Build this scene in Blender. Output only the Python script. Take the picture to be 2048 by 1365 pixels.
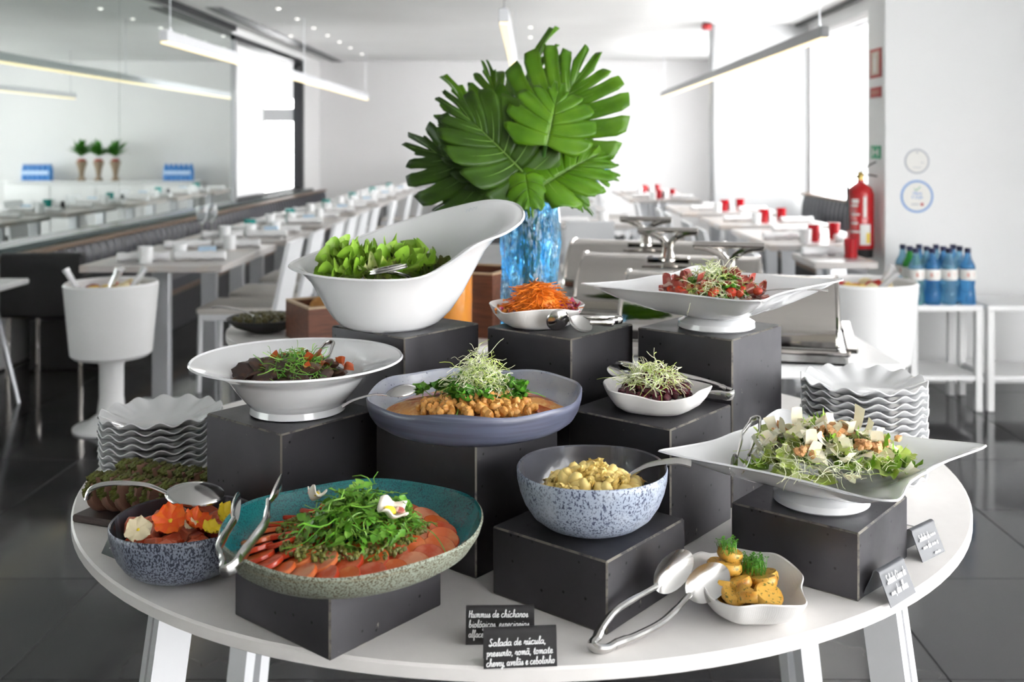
import bpy, math, random
from mathutils import Vector, Matrix
from math import sin, cos, pi, radians, sqrt
random.seed(7)
SC = bpy.context.scene
C = SC.collection
for o in list(bpy.data.objects):
    bpy.data.objects.remove(o)

# ------------------------------------------------------------------ camera, sky, light, exposure
HC = 1.352                     # eye height
cam = bpy.data.cameras.new('camera')
cam.sensor_width = 36.0
cam.lens = 2030.0 / 2048.0 * 36.0
cam.shift_x = -(1061 - 1024) / 2048.0
cam.shift_y = -(682.5 - 292) / 2048.0
cam.clip_start = 0.05
cam.dof.use_dof = True
cam.dof.focus_distance = 1.48
cam.dof.aperture_fstop = 5.0
camo = bpy.data.objects.new('camera', cam)
C.objects.link(camo)
camo.location = (0, 0, HC)
camo.rotation_euler = (pi / 2, 0, 0)
SC.camera = camo

W = bpy.data.worlds.new('overcast_sky')
SC.world = W
W.use_nodes = True
wb = W.node_tree.nodes['Background']
wb.inputs[0].default_value = (1.0, 1.0, 1.0, 1)
wb.inputs[1].default_value = 8.4

SC.view_settings.view_transform = 'Standard'
SC.view_settings.look = 'None'
SC.view_settings.gamma = 1.0
SC.view_settings.use_curve_mapping = False
SC.view_settings.exposure = 0.43

# room dimensions
XL, XR = -3.2, 4.2             # mirror wall, glazed side wall by the buffet
YB, YF = -3.0, 15.4            # wall behind the viewer, far wall
ZC = 2.64                      # ceiling
XW = 2.93                      # window wall of the dining part
ZT = 0.75                      # table height

def portal(loc, rot, sx, sy):
    l = bpy.data.lights.new('window_portal', 'AREA')
    l.shape = 'RECTANGLE'; l.size = sx; l.size_y = sy
    l.cycles.is_portal = True
    o = bpy.data.objects.new('window_portal', l)
    C.objects.link(o); o.location = loc; o.rotation_euler = rot
portal((XR - .02, .05, 1.45), (0, pi / 2, 0), 2.2, 6.1)
portal((3.15, YB + .02, 1.45), (pi / 2, 0, 0), 2.1, 2.2)
portal((XW - .02, 8.4, 1.54), (0, pi / 2, 0), 1.84, 4.66)
portal((XW - .02, 12.85, 1.43), (0, pi / 2, 0), 2.26, 3.1)
portal((-6.18, 12.1, 1.45), (0, -pi / 2, 0), 2.1, 3.2)
portal((-3.8, YF - .06, 1.36), (-pi / 2, 0, 0), .6, 1.5)

# ------------------------------------------------------------------ mesh helpers
class MB:
    def __init__(s):
        s.v = []; s.f = []; s.m = []; s.mi = 0
    def add(s, vs, fs, M=None):
        n = len(s.v)
        s.v += [tuple(M @ Vector(p)) if M else tuple(p) for p in vs]
        for f in fs:
            s.f.append([i + n for i in f]); s.m.append(s.mi)
        return s
    def box(s, c, d, b=0.0, M=None, edge=None):
        hx, hy, hz = d[0] / 2, d[1] / 2, d[2] / 2
        T = Matrix.Translation(c)
        if M: T = M @ T
        if b <= 0:
            vs = [(x, y, z) for x in (-hx, hx) for y in (-hy, hy) for z in (-hz, hz)]
            return s.add(vs, [(0,1,3,2),(4,6,7,5),(0,4,5,1),(2,3,7,6),(0,2,6,4),(1,5,7,3)], T)
        vs = []; ix = {}
        for sx in (-1, 1):
            for sy in (-1, 1):
                for sz in (-1, 1):
                    for a in range(3):
                        p = [sx * (hx - b), sy * (hy - b), sz * (hz - b)]
                        p[a] = (sx * hx, sy * hy, sz * hz)[a]
                        ix[(sx, sy, sz, a)] = len(vs); vs.append(p)
        big = []; small = []
        for a in range(3):
            o1, o2 = (a + 1) % 3, (a + 2) % 3
            for sg in (-1, 1):
                q = []
                for (u, w) in ((-1,-1),(1,-1),(1,1),(-1,1)):
                    k = [0,0,0]; k[a] = sg; k[o1] = u; k[o2] = w
                    q.append(ix[(k[0],k[1],k[2],a)])
                big.append(q if sg > 0 else q[::-1])
            for u in (-1, 1):
                for w in (-1, 1):
                    k1 = [0,0,0]; k1[o1] = u; k1[o2] = w; k2 = list(k1)
                    k1[a] = -1; k2[a] = 1
                    q = [ix[(*k1, o1)], ix[(*k2, o1)], ix[(*k2, o2)], ix[(*k1, o2)]]
                    small.append(q if u * w > 0 else q[::-1])
        for sx in (-1, 1):
            for sy in (-1, 1):
                for sz in (-1, 1):
                    t = [ix[(sx,sy,sz,0)], ix[(sx,sy,sz,1)], ix[(sx,sy,sz,2)]]
                    small.append(t if sx*sy*sz > 0 else t[::-1])
        s.add(vs, big, T)
        if edge is not None:
            k = s.mi; s.mi = edge
        n = len(s.v) - len(vs)
        for f in small:
            s.f.append([i + n for i in f]); s.m.append(s.mi)
        if edge is not None: s.mi = k
        return s
    def loft(s, rings, closed=True, cap0=False, cap1=False, M=None):
        k = len(rings[0]); vs = [p for r in rings for p in r]; fs = []
        for i in range(len(rings) - 1):
            for j in range(k if closed else k - 1):
                a, b = i * k + j, i * k + (j + 1) % k
                fs.append((a, b, b + k, a + k))
        if cap0: fs.append(tuple(range(k))[::-1])
        if cap1: fs.append(tuple((len(rings) - 1) * k + j for j in range(k)))
        return s.add(vs, fs, M)
    def lathe(s, prof, n=32, M=None, cap=True):
        rings = [[(r * cos(2*pi*j/n), r * sin(2*pi*j/n), z) for j in range(n)] for r, z in prof]
        return s.loft(rings, True, cap and prof[0][0] > 1e-5, cap and prof[-1][0] > 1e-5, M)
    def tube(s, pts, r, n=8, flat=None, up=(0, 0, 1), M=None, cap=True):
        P = [Vector(p) for p in pts]; k = len(P)
        R = r if isinstance(r, (list, tuple)) else [r] * k
        rings = []; ref = Vector(up)
        for i in range(k):
            t = (P[min(i + 1, k - 1)] - P[max(i - 1, 0)]).normalized()
            a = t.cross(ref)
            if a.length < 1e-4: a = t.cross(Vector((1, 0.3, 0)))
            a.normalize(); b = a.cross(t).normalized(); ref = b
            fa = flat[i] if isinstance(flat, list) else (flat if flat else 1.0)
            rings.append([P[i] + a * (R[i] * cos(2*pi*j/n)) + b * (R[i] * fa * sin(2*pi*j/n)) for j in range(n)])
        return s.loft(rings, True, cap, cap, M)
    def grid(s, nu, nv, f, M=None):
        vs = [f(i / nu, j / nv) for i in range(nu + 1) for j in range(nv + 1)]
        fs = [(i*(nv+1)+j, (i+1)*(nv+1)+j, (i+1)*(nv+1)+j+1, i*(nv+1)+j+1) for i in range(nu) for j in range(nv)]
        return s.add(vs, fs, M)
    def mesh(s, name, mats, ang=35):
        me = bpy.data.meshes.new(name)
        me.from_pydata(s.v, [], s.f)
        for m in (mats if isinstance(mats, (list, tuple)) else [mats]): me.materials.append(m)
        if any(s.m): me.polygons.foreach_set('material_index', s.m)
        me.validate(); me.update()
        if ang:
            me.shade_smooth(); me.set_sharp_from_angle(angle=radians(ang))
        return me
    def obj(s, name, mats, parent=None, ang=35, **k):
        return link(name, s.mesh(name, mats, ang), parent, **k)

def link(name, me, parent=None, loc=None, rot=None, scale=None):
    o = bpy.data.objects.new(name, me); C.objects.link(o)
    if parent: o.parent = parent
    if loc is not None: o.location = loc
    if rot is not None: o.rotation_euler = rot
    if scale is not None: o.scale = scale if isinstance(scale, (tuple, list)) else (scale,) * 3
    return o
def tag(o, label, cat, group=None, kind=None):
    o['label'] = label; o['category'] = cat
    if group: o['group'] = group
    if kind: o['kind'] = kind
    return o
def thing(name, label, cat, loc=(0, 0, 0), rz=0, group=None):
    o = link(name, None, None, loc, (0, 0, rz))
    o.empty_display_size = .05
    return tag(o, label, cat, group)
def struct(o):
    o['kind'] = 'structure'; return o
def dup(o, loc=None, rz=None, label=None, parent=None):
    c = o.copy(); C.objects.link(c); c.parent = parent
    if loc is not None: c.location = loc
    if rz is not None: c.rotation_euler = (0, 0, rz)
    if label: c['label'] = label
    for ch in list(o.children): dup(ch, parent=c)
    return c
def catmull(P, n=6, closed=False):
    P = [Vector(p) for p in P]; k = len(P); out = []
    for i in range(k if closed else k - 1):
        g = (lambda q: P[q % k]) if closed else (lambda q: P[max(0, min(k - 1, q))])
        a, b, c, d = g(i - 1), g(i), g(i + 1), g(i + 2)
        for j in range(n):
            t = j / n
            out.append(.5 * ((2*b) + (c - a)*t + (2*a - 5*b + 4*c - d)*t*t + (3*b - a - 3*c + d)*t**3))
    if not closed: out.append(P[-1])
    return out
def frame(o, x, z):
    x = Vector(x).normalized(); z = Vector(z); y = z.cross(x).normalized(); z = x.cross(y)
    M = Matrix((x, y, z)).transposed().to_4x4(); M.translation = Vector(o); return M
def rnd(a, b): return random.uniform(a, b)
def rrot(): return (rnd(0, 6.28), rnd(0, 6.28), rnd(0, 6.28))

# ------------------------------------------------------------------ materials (procedural)
def mat(name, col, rough=.5, metal=0., layers=(), bump=None, trans=0., ior=1.45, emit=None, coat=0., sss=0., spec=.5, roughvar=None):
    m = bpy.data.materials.new(name); m.use_nodes = True
    nt = m.node_tree; N = nt.nodes; L = nt.links; b = N['Principled BSDF']
    I = b.inputs
    I['Base Color'].default_value = (*col, 1); I['Roughness'].default_value = rough; I['Metallic'].default_value = metal
    I['IOR'].default_value = ior; I['Transmission Weight'].default_value = trans; I['Coat Weight'].default_value = coat
    I['Coat Roughness'].default_value = .05
    I['Specular IOR Level'].default_value = spec
    if sss:
        I['Subsurface Weight'].default_value = sss; I['Subsurface Radius'].default_value = (.01, .006, .003)
        I['Subsurface Scale'].default_value = .5
    if emit:
        I['Emission Color'].default_value = (*emit[0], 1); I['Emission Strength'].default_value = emit[1]
    tc = N.new('ShaderNodeTexCoord')
    def tex(kind, scale, det=4, stretch=None):
        src = tc.outputs['Object']
        if stretch:
            mp = N.new('ShaderNodeMapping'); mp.inputs['Scale'].default_value = stretch
            L.new(src, mp.inputs['Vector']); src = mp.outputs[0]
        if kind == 'noise':
            t = N.new('ShaderNodeTexNoise'); t.inputs['Detail'].default_value = det
        elif kind == 'vor': t = N.new('ShaderNodeTexVoronoi')
        elif kind == 'wave': t = N.new('ShaderNodeTexWave'); t.inputs['Distortion'].default_value = 3
        t.inputs['Scale'].default_value = scale
        L.new(src, t.inputs['Vector'])
        return t.outputs['Distance' if kind == 'vor' else ('Factor' if 'Factor' in t.outputs else 'Fac')]
    prev = None
    for l in layers:
        kind, scale, c2, lo, hi = l[:5]; st = l[5] if len(l) > 5 else None
        r = N.new('ShaderNodeMapRange'); r.inputs['From Min'].default_value = lo; r.inputs['From Max'].default_value = hi
        L.new(tex(kind, scale, 4, st), r.inputs['Value'])
        mx = N.new('ShaderNodeMix'); mx.data_type = 'RGBA'
        L.new(r.outputs[0], mx.inputs['Factor'])
        if prev: L.new(prev, mx.inputs['A'])
        else: mx.inputs['A'].default_value = (*col, 1)
        mx.inputs['B'].default_value = (*c2, 1)
        prev = mx.outputs['Result']
    if prev: L.new(prev, I['Base Color'])
    if bump:
        bp = N.new('ShaderNodeBump'); bp.inputs['Strength'].default_value = bump[2]
        bp.inputs['Distance'].default_value = bump[3] if len(bump) > 3 else .01
        L.new(tex(bump[0], bump[1], 3, bump[4] if len(bump) > 4 else None), bp.inputs['Height']); L.new(bp.outputs[0], I['Normal'])
    if roughvar:
        r = N.new('ShaderNodeMapRange'); r.inputs['To Min'].default_value = roughvar[1]; r.inputs['To Max'].default_value = roughvar[2]
        r.inputs['From Min'].default_value = .3; r.inputs['From Max'].default_value = .7
        L.new(tex('noise', roughvar[0]), r.inputs['Value']); L.new(r.outputs[0], I['Roughness'])
    return m
M_wall = mat('white_plaster', (.83, .83, .83), .6, layers=[('noise', 1.5, (.80, .81, .81), .3, .7)], bump=('noise', 60, .04, .002))
M_wallfar = mat('warm_white_plaster', (.80, .79, .79), .6, layers=[('noise', 1.2, (.77, .765, .765), .3, .7)])
M_ceil = mat('ceiling_paint', (.84, .84, .83), .7, layers=[('noise', .8, (.77, .77, .76), .3, .7)])
M_back = mat('taupe_plaster', (.52, .49, .45), .7, layers=[('noise', 1.1, (.38, .36, .33), .3, .7)])
M_tile = mat('charcoal_floor_tile', (.030, .030, .032), .09, layers=[('noise', 2.2, (.045, .044, .045), .35, .7)], roughvar=(3, .06, .16))
M_grout = mat('dark_grout', (.012, .012, .013), .8)
M_mirror = mat('mirror_glass', (.70, .755, .73), .015, 1.0)
M_seam = mat('mirror_seam', (.35, .42, .40), .3)
M_blackm = mat('black_metal', (.012, .013, .016), .4)
M_glass = mat('window_glass', (1, 1, 1), .0, trans=1.0, ior=1.02)
M_white = mat('white_lacquer', (.82, .82, .82), .32, layers=[('noise', 3, (.80, .80, .80), .4, .6)])
M_tabletop = mat('matt_white_laminate', (.79, .765, .745), .38, layers=[('noise', 40, (.775, .75, .73), .4, .6)])
M_whitem = mat('white_steel', (.80, .81, .83), .28)
M_porc = mat('white_porcelain', (.73, .735, .745), .10, coat=.4)
M_porcm = mat('matt_white_stoneware', (.78, .765, .745), .35, bump=('wave', 120, .08, .001))
M_steel = mat('polished_steel', (.60, .59, .575), .16, 1.0, roughvar=(30, .13, .22))
M_chrome = mat('chrome', (.56, .53, .50), .04, 1.0)
M_alum = mat('brushed_aluminium', (.55, .56, .58), .35, 1.0)
M_plinth = mat('blackened_steel', (.080, .078, .084), .37, .78, layers=[('noise', 9, (.095, .092, .10), .45, .75), ('vor', 38, (.02, .02, .02), .10, .04), ('noise', 90, (.30, .28, .25), .74, .80)], bump=('noise', 30, .12, .002), roughvar=(14, .34, .52))
M_plinthe = mat('worn_steel_edge', (.20, .185, .16), .5, .6, layers=[('noise', 70, (.07, .068, .07), .45, .6)])
M_spk = mat('speckled_blue_glaze', (.36, .41, .50), .32, layers=[('noise', 420, (.045, .055, .10), .53, .60, (1, 1, .7)), ('noise', 160, (.06, .075, .13), .60, .66), ('noise', 22, (.46, .50, .57), .55, .8)], bump=('noise', 150, .15, .001))
M_spkd = mat('speckled_dark_glaze', (.25, .28, .345), .32, layers=[('noise', 420, (.028, .032, .055), .47, .55, (1, 1, .6)), ('noise', 22, (.33, .35, .40), .60, .8)], bump=('noise', 150, .15, .001))
M_spki = mat('dark_streaked_glaze', (.07, .072, .085), .16, layers=[('noise', 40, (.24, .27, .32), .55, .8, (1, 1, .15))], coat=.4)
M_hump = mat('slate_blue_glaze', (.115, .125, .185), .3, layers=[('noise', 22, (.055, .058, .085), .42, .66, (.2, .2, 4)), ('noise', 16, (.24, .25, .32), .60, .78, (.2, .2, 7))], bump=('noise', 60, .15, .001, (.2, .2, 3)))
M_humi = mat('pale_blue_glaze', (.36, .385, .44), .22, layers=[('noise', 10, (.20, .24, .36), .5, .75), ('noise', 260, (.05, .06, .11), .66, .70)])
M_teal = mat('teal_glaze', (.012, .155, .165), .22, layers=[('noise', 520, (.006, .05, .065), .50, .60), ('noise', 12, (.02, .20, .20), .5, .8)], coat=.3)
M_sand = mat('sandy_stoneware', (.27, .30, .24), .5, layers=[('noise', 480, (.085, .065, .035), .48, .57), ('noise', 12, (.36, .25, .12), .58, .72, (.15, .15, 5))], bump=('noise', 200, .3, .001))
M_vase = mat('blue_textured_glass', (.22, .62, .93), .04, trans=.92, ior=1.42, layers=[('noise', 16, (.03, .30, .72), .5, .68, (1, 1, .25)), ('noise', 30, (.75, .92, 1.0), .62, .74, (1, 1, .2))], bump=('noise', 40, 1.0, .03, (1, 1, .25)))
M_leafd = mat('dark_monstera', (.022, .058, .004), .36, spec=.28, layers=[('noise', 14, (.038, .095, .006), .4, .7)], coat=.0, bump=('noise', 30, .1, .004))
M_leafm = mat('bright_monstera', (.050, .140, .003), .36, spec=.3, layers=[('noise', 12, (.095, .215, .007), .45, .75)], coat=.0, bump=('noise', 30, .1, .004))
M_vein = mat('pale_leaf_vein', (.20, .34, .08), .4)
M_stem = mat('green_stem', (.06, .17, .03), .4)
M_ink = mat('white_chalk_ink', (.85, .85, .85), .7)
M_card = mat('black_card', (.020, .019, .020), .42, layers=[('noise', 20, (.026, .025, .026), .4, .6)])
M_cardg = mat('grey_acrylic_card', (.085, .09, .10), .42)
M_wood = mat('reddish_brown_wood', (.16, .055, .028), .5, layers=[('noise', 12, (.09, .032, .018), .4, .7, (1, 8, 8))])
M_oak = mat('pale_oak_edge', (.50, .37, .24), .5, layers=[('noise', 14, (.40, .28, .17), .4, .7, (1, 8, 8))])
M_bread = mat('bread_crust', (.42, .19, .05), .7, layers=[('noise', 30, (.62, .36, .12), .5, .7)], bump=('noise', 50, .5, .006))
M_leather = mat('black_leather', (.016, .016, .018), .38, bump=('noise', 160, .15, .002))
M_tuft = mat('charcoal_tufted_leather', (.042, .042, .055), .34, bump=('noise', 120, .12, .002))
M_brown = mat('walnut_ledge', (.20, .13, .085), .4, layers=[('noise', 8, (.14, .09, .06), .4, .7, (6, .4, 6))])
M_tdining = mat('grey_washed_table', (.50, .475, .46), .3, layers=[('noise', 4, (.55, .46, .39), .5, .7)])
M_nap = mat('white_linen', (.84, .84, .85), .8, bump=('noise', 200, .15, .002))
M_turq = mat('turquoise_glass', (.05, .50, .47), .08, trans=.55)
M_redg = mat('red_glass', (.62, .01, .02), .08, trans=.35)
M_cup = mat('frosted_cup', (.80, .81, .82), .25)
M_ltblue = mat('pale_blue_paper', (.48, .64, .80), .7)
M_dark = mat('dark_plastic', (.02, .02, .022), .45)
M_red = mat('extinguisher_red', (.50, .012, .016), .25, coat=.4)
M_label = mat('printed_label_white', (.80, .79, .76), .5)
M_yellow = mat('label_yellow', (.80, .58, .05), .5)
M_signred = mat('sign_red', (.42, .035, .03), .5)
M_signgreen = mat('sign_green', (.05, .40, .20), .5)
M_blue = mat('sticker_blue', (.20, .36, .66), .5)
M_grey = mat('sticker_grey', (.42, .44, .48), .5)
M_water = mat('blue_bottle_glass', (.10, .38, .74), .05, trans=.7, ior=1.35)
M_waterl = mat('pale_blue_bottle_glass', (.30, .62, .82), .05, trans=.75, ior=1.35)
M_green = mat('green_bottle_glass', (.03, .42, .05), .05, trans=.5, ior=1.35)
M_cap = mat('navy_cap', (.02, .02, .07), .4)
M_lamp = mat('warm_led', (1, .9, .7), .5, emit=((1.0, .80, .46), 1.0))
M_lampw = mat('lamp_housing', (.74, .75, .78), .35)
M_lampg = mat('lamp_housing_grey', (.28, .285, .29), .4)
M_amber = mat('amber_juice', (.62, .20, .025), .12, layers=[('noise', 10, (.72, .30, .05), .4, .7, (1, 1, .3))], coat=.8)
M_clear = mat('clear_glass', (.93, .95, .96), .02, trans=.9, ior=1.3)
# ------------------------------------------------------------------ the setting
def sbox(name, x0, x1, y0, y1, z0, z1, m, parent=None, b=0):
    o = MB().box(((x0+x1)/2, (y0+y1)/2, (z0+z1)/2), (x1-x0, y1-y0, z1-z0), b).obj(name, m, parent)
    if not parent: struct(o)
    return o
floor = sbox('floor', -6.3, XR, YB, YF + .1, -.06, -.003, M_grout)
tm = MB().box((0, 0, -.004), (.597, .597, .008), .0015).mesh('floor_tile', M_tile)
far = MB()
nx0 = -6
for i in range(-10, 8):
    for j in range(-8, 21):
        x = .16 + .6 * i + .0; y = 3.47 + .6 * (j - 3)
        if x < -6.2 or x > XR - .3: continue
        if y < YB + .3 or y > YF - .25: continue
        if x < -3.4 and y < 10.5: continue
        if x > 3.0 and y > 6.2: continue
        if 1.0 < y < 11.3 and x > -3.5:
            link('floor_tile', tm, floor, (x, y, 0))
        else:
            far.box((x, y, -.004), (.597, .597, .008), .0015)
o = far.obj('floor_tile_field', M_tile, floor); o['kind'] = 'stuff'
sbox('ceiling', -6.3, XR, YB, YF + .1, ZC, ZC + .1, M_ceil)
wl = sbox('wall_left', XL - .12, XL, YB, 10.9, 0, ZC, M_wall)
sbox('wall_left_rear', XL - .12, XL, 14.18, YF, 0, ZC, M_wallfar)
sbox('wall_left_parapet', XL - .12, XL, 10.9, 14.18, 0, .75, M_wall)
sbox('wall_left_lintel', XL - .12, XL, 10.9, 14.18, 2.55, ZC, M_wall)
for y0, y1 in ((-2.98, -.34), (-.34, 2.4), (2.4, 5.14), (5.14, 7.88), (7.88, 10.88)):
    sbox('mirror_panel', XL, XL + .008, y0 + .004, y1 - .004, .755, 2.575, M_mirror, wl)
sbox('trim_1', XL, XL + .05, YB, 10.88, 2.58, ZC, M_blackm)
# glazed opening beyond the mirrors
w1 = sbox('window_1', XL - .07, XL - .06, 10.95, 14.1, .78, 2.5, M_glass)
sbox('window_frame', XL - .10, XL + .03, 10.88, 14.22, 2.49, 2.55, M_blackm, w1)
sbox('window_frame', XL - .10, XL + .03, 14.1, 14.22, .75, 2.49, M_blackm, w1)
sbox('window_frame', XL - .10, XL + .03, 10.88, 10.96, .75, 2.49, M_alum, w1)
sbox('window_frame', XL - .10, XL + .03, 10.96, 14.1, .75, .78, M_blackm, w1)
# far wall with the bright window of the side room
wf = sbox('wall_far', -3.5, XW, YF, YF + .1, 0, ZC, M_wallfar)
sbox('wall_far_side', -6.3, -4.1, YF, YF + .1, 0, ZC, M_wall)
sbox('wall_far_sill', -4.1, -3.5, YF, YF + .1, 0, .61, M_wall)
sbox('wall_far_head', -4.1, -3.5, YF, YF + .1, 2.11, ZC, M_wall)
w2 = sbox('window_2', -4.1, -3.5, YF + .04, YF + .05, .61, 2.11, M_glass)
sbox('window_frame', -4.1, -3.5, YF + .01, YF + .07, 2.06, 2.11, M_wall, w2)
sbox('window_frame', -4.1, -4.05, YF + .01, YF + .07, .61, 2.06, M_wall, w2)
sbox('window_blind', -4.05, -3.52, YF - .04, YF - .01, 1.72, 1.92, M_lampg, w2)
sbox('wall_side_room', -6.3, -6.2, 10.5, 13.7, 0, .4, M_wall)
sbox('wall_side_room_solid', -6.3, -6.2, 13.7, YF, 0, ZC, M_wall)
sbox('wall_side_room_lintel', -6.3, -6.2, 10.5, 13.7, 2.5, ZC, M_wall)
w6 = sbox('window_6_added', -6.25, -6.24, 10.5, 13.7, .4, 2.5, M_glass)  # unseen window, added to light the far dining part from the left
for y in (10.55, 12.1, 13.66):
    sbox('mullion', -6.29, -6.21, y - .03, y + .03, .4, 2.5, M_whitem, w6)
sbox('wall_side_room_end', -6.2, XL - .12, 10.4, 10.5, 0, ZC, M_wall)
# partition with the extinguisher, window wall and column of the dining part
sbox('wall_right', 2.02, XR, 5.78, 6.08, 0, ZC, M_wall)
sbox('wall_right_parapet', XW, XW + .15, 6.08, 10.74, 0, .62, M_wall)
sbox('wall_right_lintel', XW, XW + .15, 6.08, 10.74, 2.46, ZC, M_wall)
sbox('wall_right_rear', XW, XW + .15, 10.74, 11.3, 0, ZC, M_wallfar)
sbox('wall_right_rear_end', XW, XW + .15, 14.4, YF, 0, ZC, M_wallfar)
sbox('wall_right_rear_parapet', XW, XW + .15, 11.3, 14.4, 0, .3, M_wallfar)
sbox('wall_right_rear_lintel', XW, XW + .15, 11.3, 14.4, 2.56, ZC, M_wallfar)
w5 = sbox('window_5_added', XW + .06, XW + .07, 11.3, 14.4, .3, 2.56, M_glass)  # unseen window added behind the column to brighten the far end
for y in (11.33, 12.85, 14.37):
    sbox('mullion', XW + .02, XW + .11, y - .03, y + .03, .3, 2.56, M_whitem, w5)
sbox('column', 1.95, XW, 10.74, 11.1, 0, ZC, mat('darkened_white_plaster', (.66, .67, .68), .6, layers=[('noise', 1.5, (.64, .65, .66), .3, .7)]))  # white column, its colour darkened to offset the strong window light
sbox('trim_2', 1.925, 1.95, 10.74, 10.85, 0, ZC, M_lampg)
w3 = sbox('window_3', XW + .06, XW + .07, 6.08, 10.74, .62, 2.46, M_glass)
for y in (6.1, 7.55, 9.15, 10.70):
    sbox('mullion', XW + .02, XW + .11, y - .03, y + .03, .66, 2.42, M_whitem, w3)
sbox('window_frame', XW + .02, XW + .11, 6.08, 10.74, .62, .66, M_whitem, w3)
sbox('window_frame', XW + .02, XW + .11, 6.08, 10.74, 2.42, 2.46, M_whitem, w3)
rb = MB().tube([(0, 6.2, 0), (0, 10.65, 0)], .035, 12).obj('blind_roll', M_wallfar, w3, loc=(XW - .045, 0, 2.47))
sbox('curtain_rail', 2.80, 2.86, 6.08, 10.74, ZC - .025, ZC, M_blackm).name = 'trim_3'
# wall behind the viewer and the glazed side wall by the buffet
sbox('wall_back', XL - .12, 2.1, YB - .1, YB, 0, ZC, M_back)
sbox('wall_back_parapet', 2.1, XR, YB - .1, YB, 0, .35, M_back)
sbox('wall_back_lintel', 2.1, XR, YB - .1, YB, 2.56, ZC, M_back)
w7 = sbox('window_7_added', 2.1, XR, YB - .06, YB - .05, .35, 2.56, M_glass)  # unseen glazing, added to light the buffet table from the front right
for x in (2.14, 3.15, 4.16):
    sbox('mullion', x - .03, x + .03, YB - .09, YB - .01, .35, 2.56, M_alum, w7)
sbox('wall_right_buffet_lintel', XR, XR + .12, YB, 5.78, 2.56, ZC, M_wall)
sbox('wall_right_buffet', XR, XR + .12, YB, 3.1, 0, .35, M_wall)
sbox('wall_right_buffet_end', XR, XR + .12, 3.1, 5.78, 0, 2.56, M_wall)
w4 = sbox('window_4', XR + .05, XR + .06, YB, 3.1, .35, 2.56, M_glass)
for k in range(6):
    y = -2.95 + k * 1.2
    sbox('mullion', XR, XR + .1, y - .035, y + .035, .35, 2.56, M_alum, w4)
sbox('window_frame', XR, XR + .1, YB, 3.1, .35, .39, M_alum, w4)

# ------------------------------------------------------------------ ceiling things
def pendant(x, y0, y1, z, label, hm, nseg, group='linear pendant lamps over the dining rows'):
    t = thing('pendant_lamp', label, 'lamp', (x, y0, z), 0, group)
    L = y1 - y0
    MB().box((0, L/2, .045), (.055, L, .07), .004).obj('housing', hm, t)
    for k in range(nseg):
        a = L * k / nseg
        MB().box((0, a + L/nseg/2, .003), (.046, L/nseg - .03, .014), .002).obj('diffuser', M_lamp, t)
    for y in (.12, L * .5, L - .12):
        b = MB().tube([(0, y, .08), (0, y, ZC - z)], .004, 6)
        b.lathe([(.012, .08), (.012, .10), (.004, .105)], 10, Matrix.Translation((0, y, 0)))
        b.obj('suspension_cable', M_alum, t)
    return t
pendant(-2.29, 6.33, 14.2, 1.997, 'white linear pendant lamp hanging in front of the mirror wall', M_lampw, 6)
pendant(-.14, 5.35, 13.9, 1.997, 'linear pendant lamp running behind the monstera leaves', M_lampw, 7)
pendant(1.77, 6.1, 13.6, 1.997, 'grey linear pendant lamp hanging near the window column', M_lampg, 6)
sp = MB().lathe([(0, -.012), (.016, -.010), (.022, 0)], 12).mesh('ceiling_spot', mat('spot_lens', (.95, .95, .93), .3, emit=((1, .97, .9), 1.5)))
for x, y in [(-2.36, 9.5), (-2.36, 10.27), (-2.36, 11.05), (-2.36, 11.8), (-2.36, 12.53), (-2.36, 13.3), (-2.36, 14.2), (-2.8, 11.85), (0.0, 11.0), (0.0, 12.0)]:
    tag(link('ceiling_spot', sp, None, (x, y, ZC)), 'tiny round white spot lamp set in the ceiling', 'lamp', 'tiny ceiling spots')
v = thing('slot_diffuser', 'long dark slot air vent in the ceiling beside the mirror wall', 'vent', (-2.93, 9.4, ZC))
MB().box((0, 3., -.006), (.16, 6.0, .012), .002).obj('vent_frame', M_lampg, v)
for k in (-.045, .045):
    MB().box((k, 3., -.013), (.05, 5.9, .004)).obj('slot', M_blackm, v)
s = thing('fire_alarm_siren', 'small round red fire alarm siren on the ceiling by the column', 'alarm', (1.84, 10.6, ZC))
MB().lathe([(.045, 0), (.045, -.02), (.04, -.025)], 16).obj('base', M_dark, s)
MB().lathe([(.05, -.02), (.055, -.045), (.045, -.075), (0, -.08)], 16).obj('dome', M_red, s)

# ------------------------------------------------------------------ banquettes
def banquette(name, label, x, y0, y1, sgn, top=.69, ledge=True):
    t = thing(name, label, 'bench', (x, y0, 0)); L = y1 - y0
    MB().box((sgn * .27, L/2, .36), (.50, L, .13), .03).obj('seat', M_tuft, t)
    MB().box((sgn * .26, L/2, .15), (.42, L - .02, .29)).obj('plinth', M_dark, t)
    MB().box((sgn * .51, L/2, .30), (.03, L, .04), .004).obj('seat_rail', M_brown, t)
    nu = int(L / .022)
    def f(u, v):
        y = u * L; z = .42 + v * (top - .42)
        q = abs(sin(y * pi / .13)) ** .5; d = .03 + .045 * q * (1 - .5 * (2*v - 1) ** 4)
        return (sgn * (d + .02 * (1 - v)), y, z)
    b = MB().grid(nu, 5, f)
    b.box((sgn * .02, L/2, (top + .42)/2), (.03, L, top - .43), 0)
    b.obj('backrest', M_tuft, t)
    MB().box((sgn * .05, L/2, top + .012), (.09, L, .024), .006).obj('top_rail', M_brown, t)
    return t
banquette('banquette', 'long dark tufted banquette with brown top rail under the mirror wall', -3.08, 6.12, 14.9, 1)
banquette('banquette', 'dark tufted banquette standing under the dining room windows', XW - .02, 7.0, 10.6, -1, .84)
o = sbox('ledge', XL, XL + .12, YB, 14.4, .70, .752, mat('dark_green_stone', (.045, .065, .065), .15))
o.name = 'trim_4'
sbox('trim_5', XL + .12, XL + .2, YB, 6.11, .69, .715, M_brown)

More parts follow.
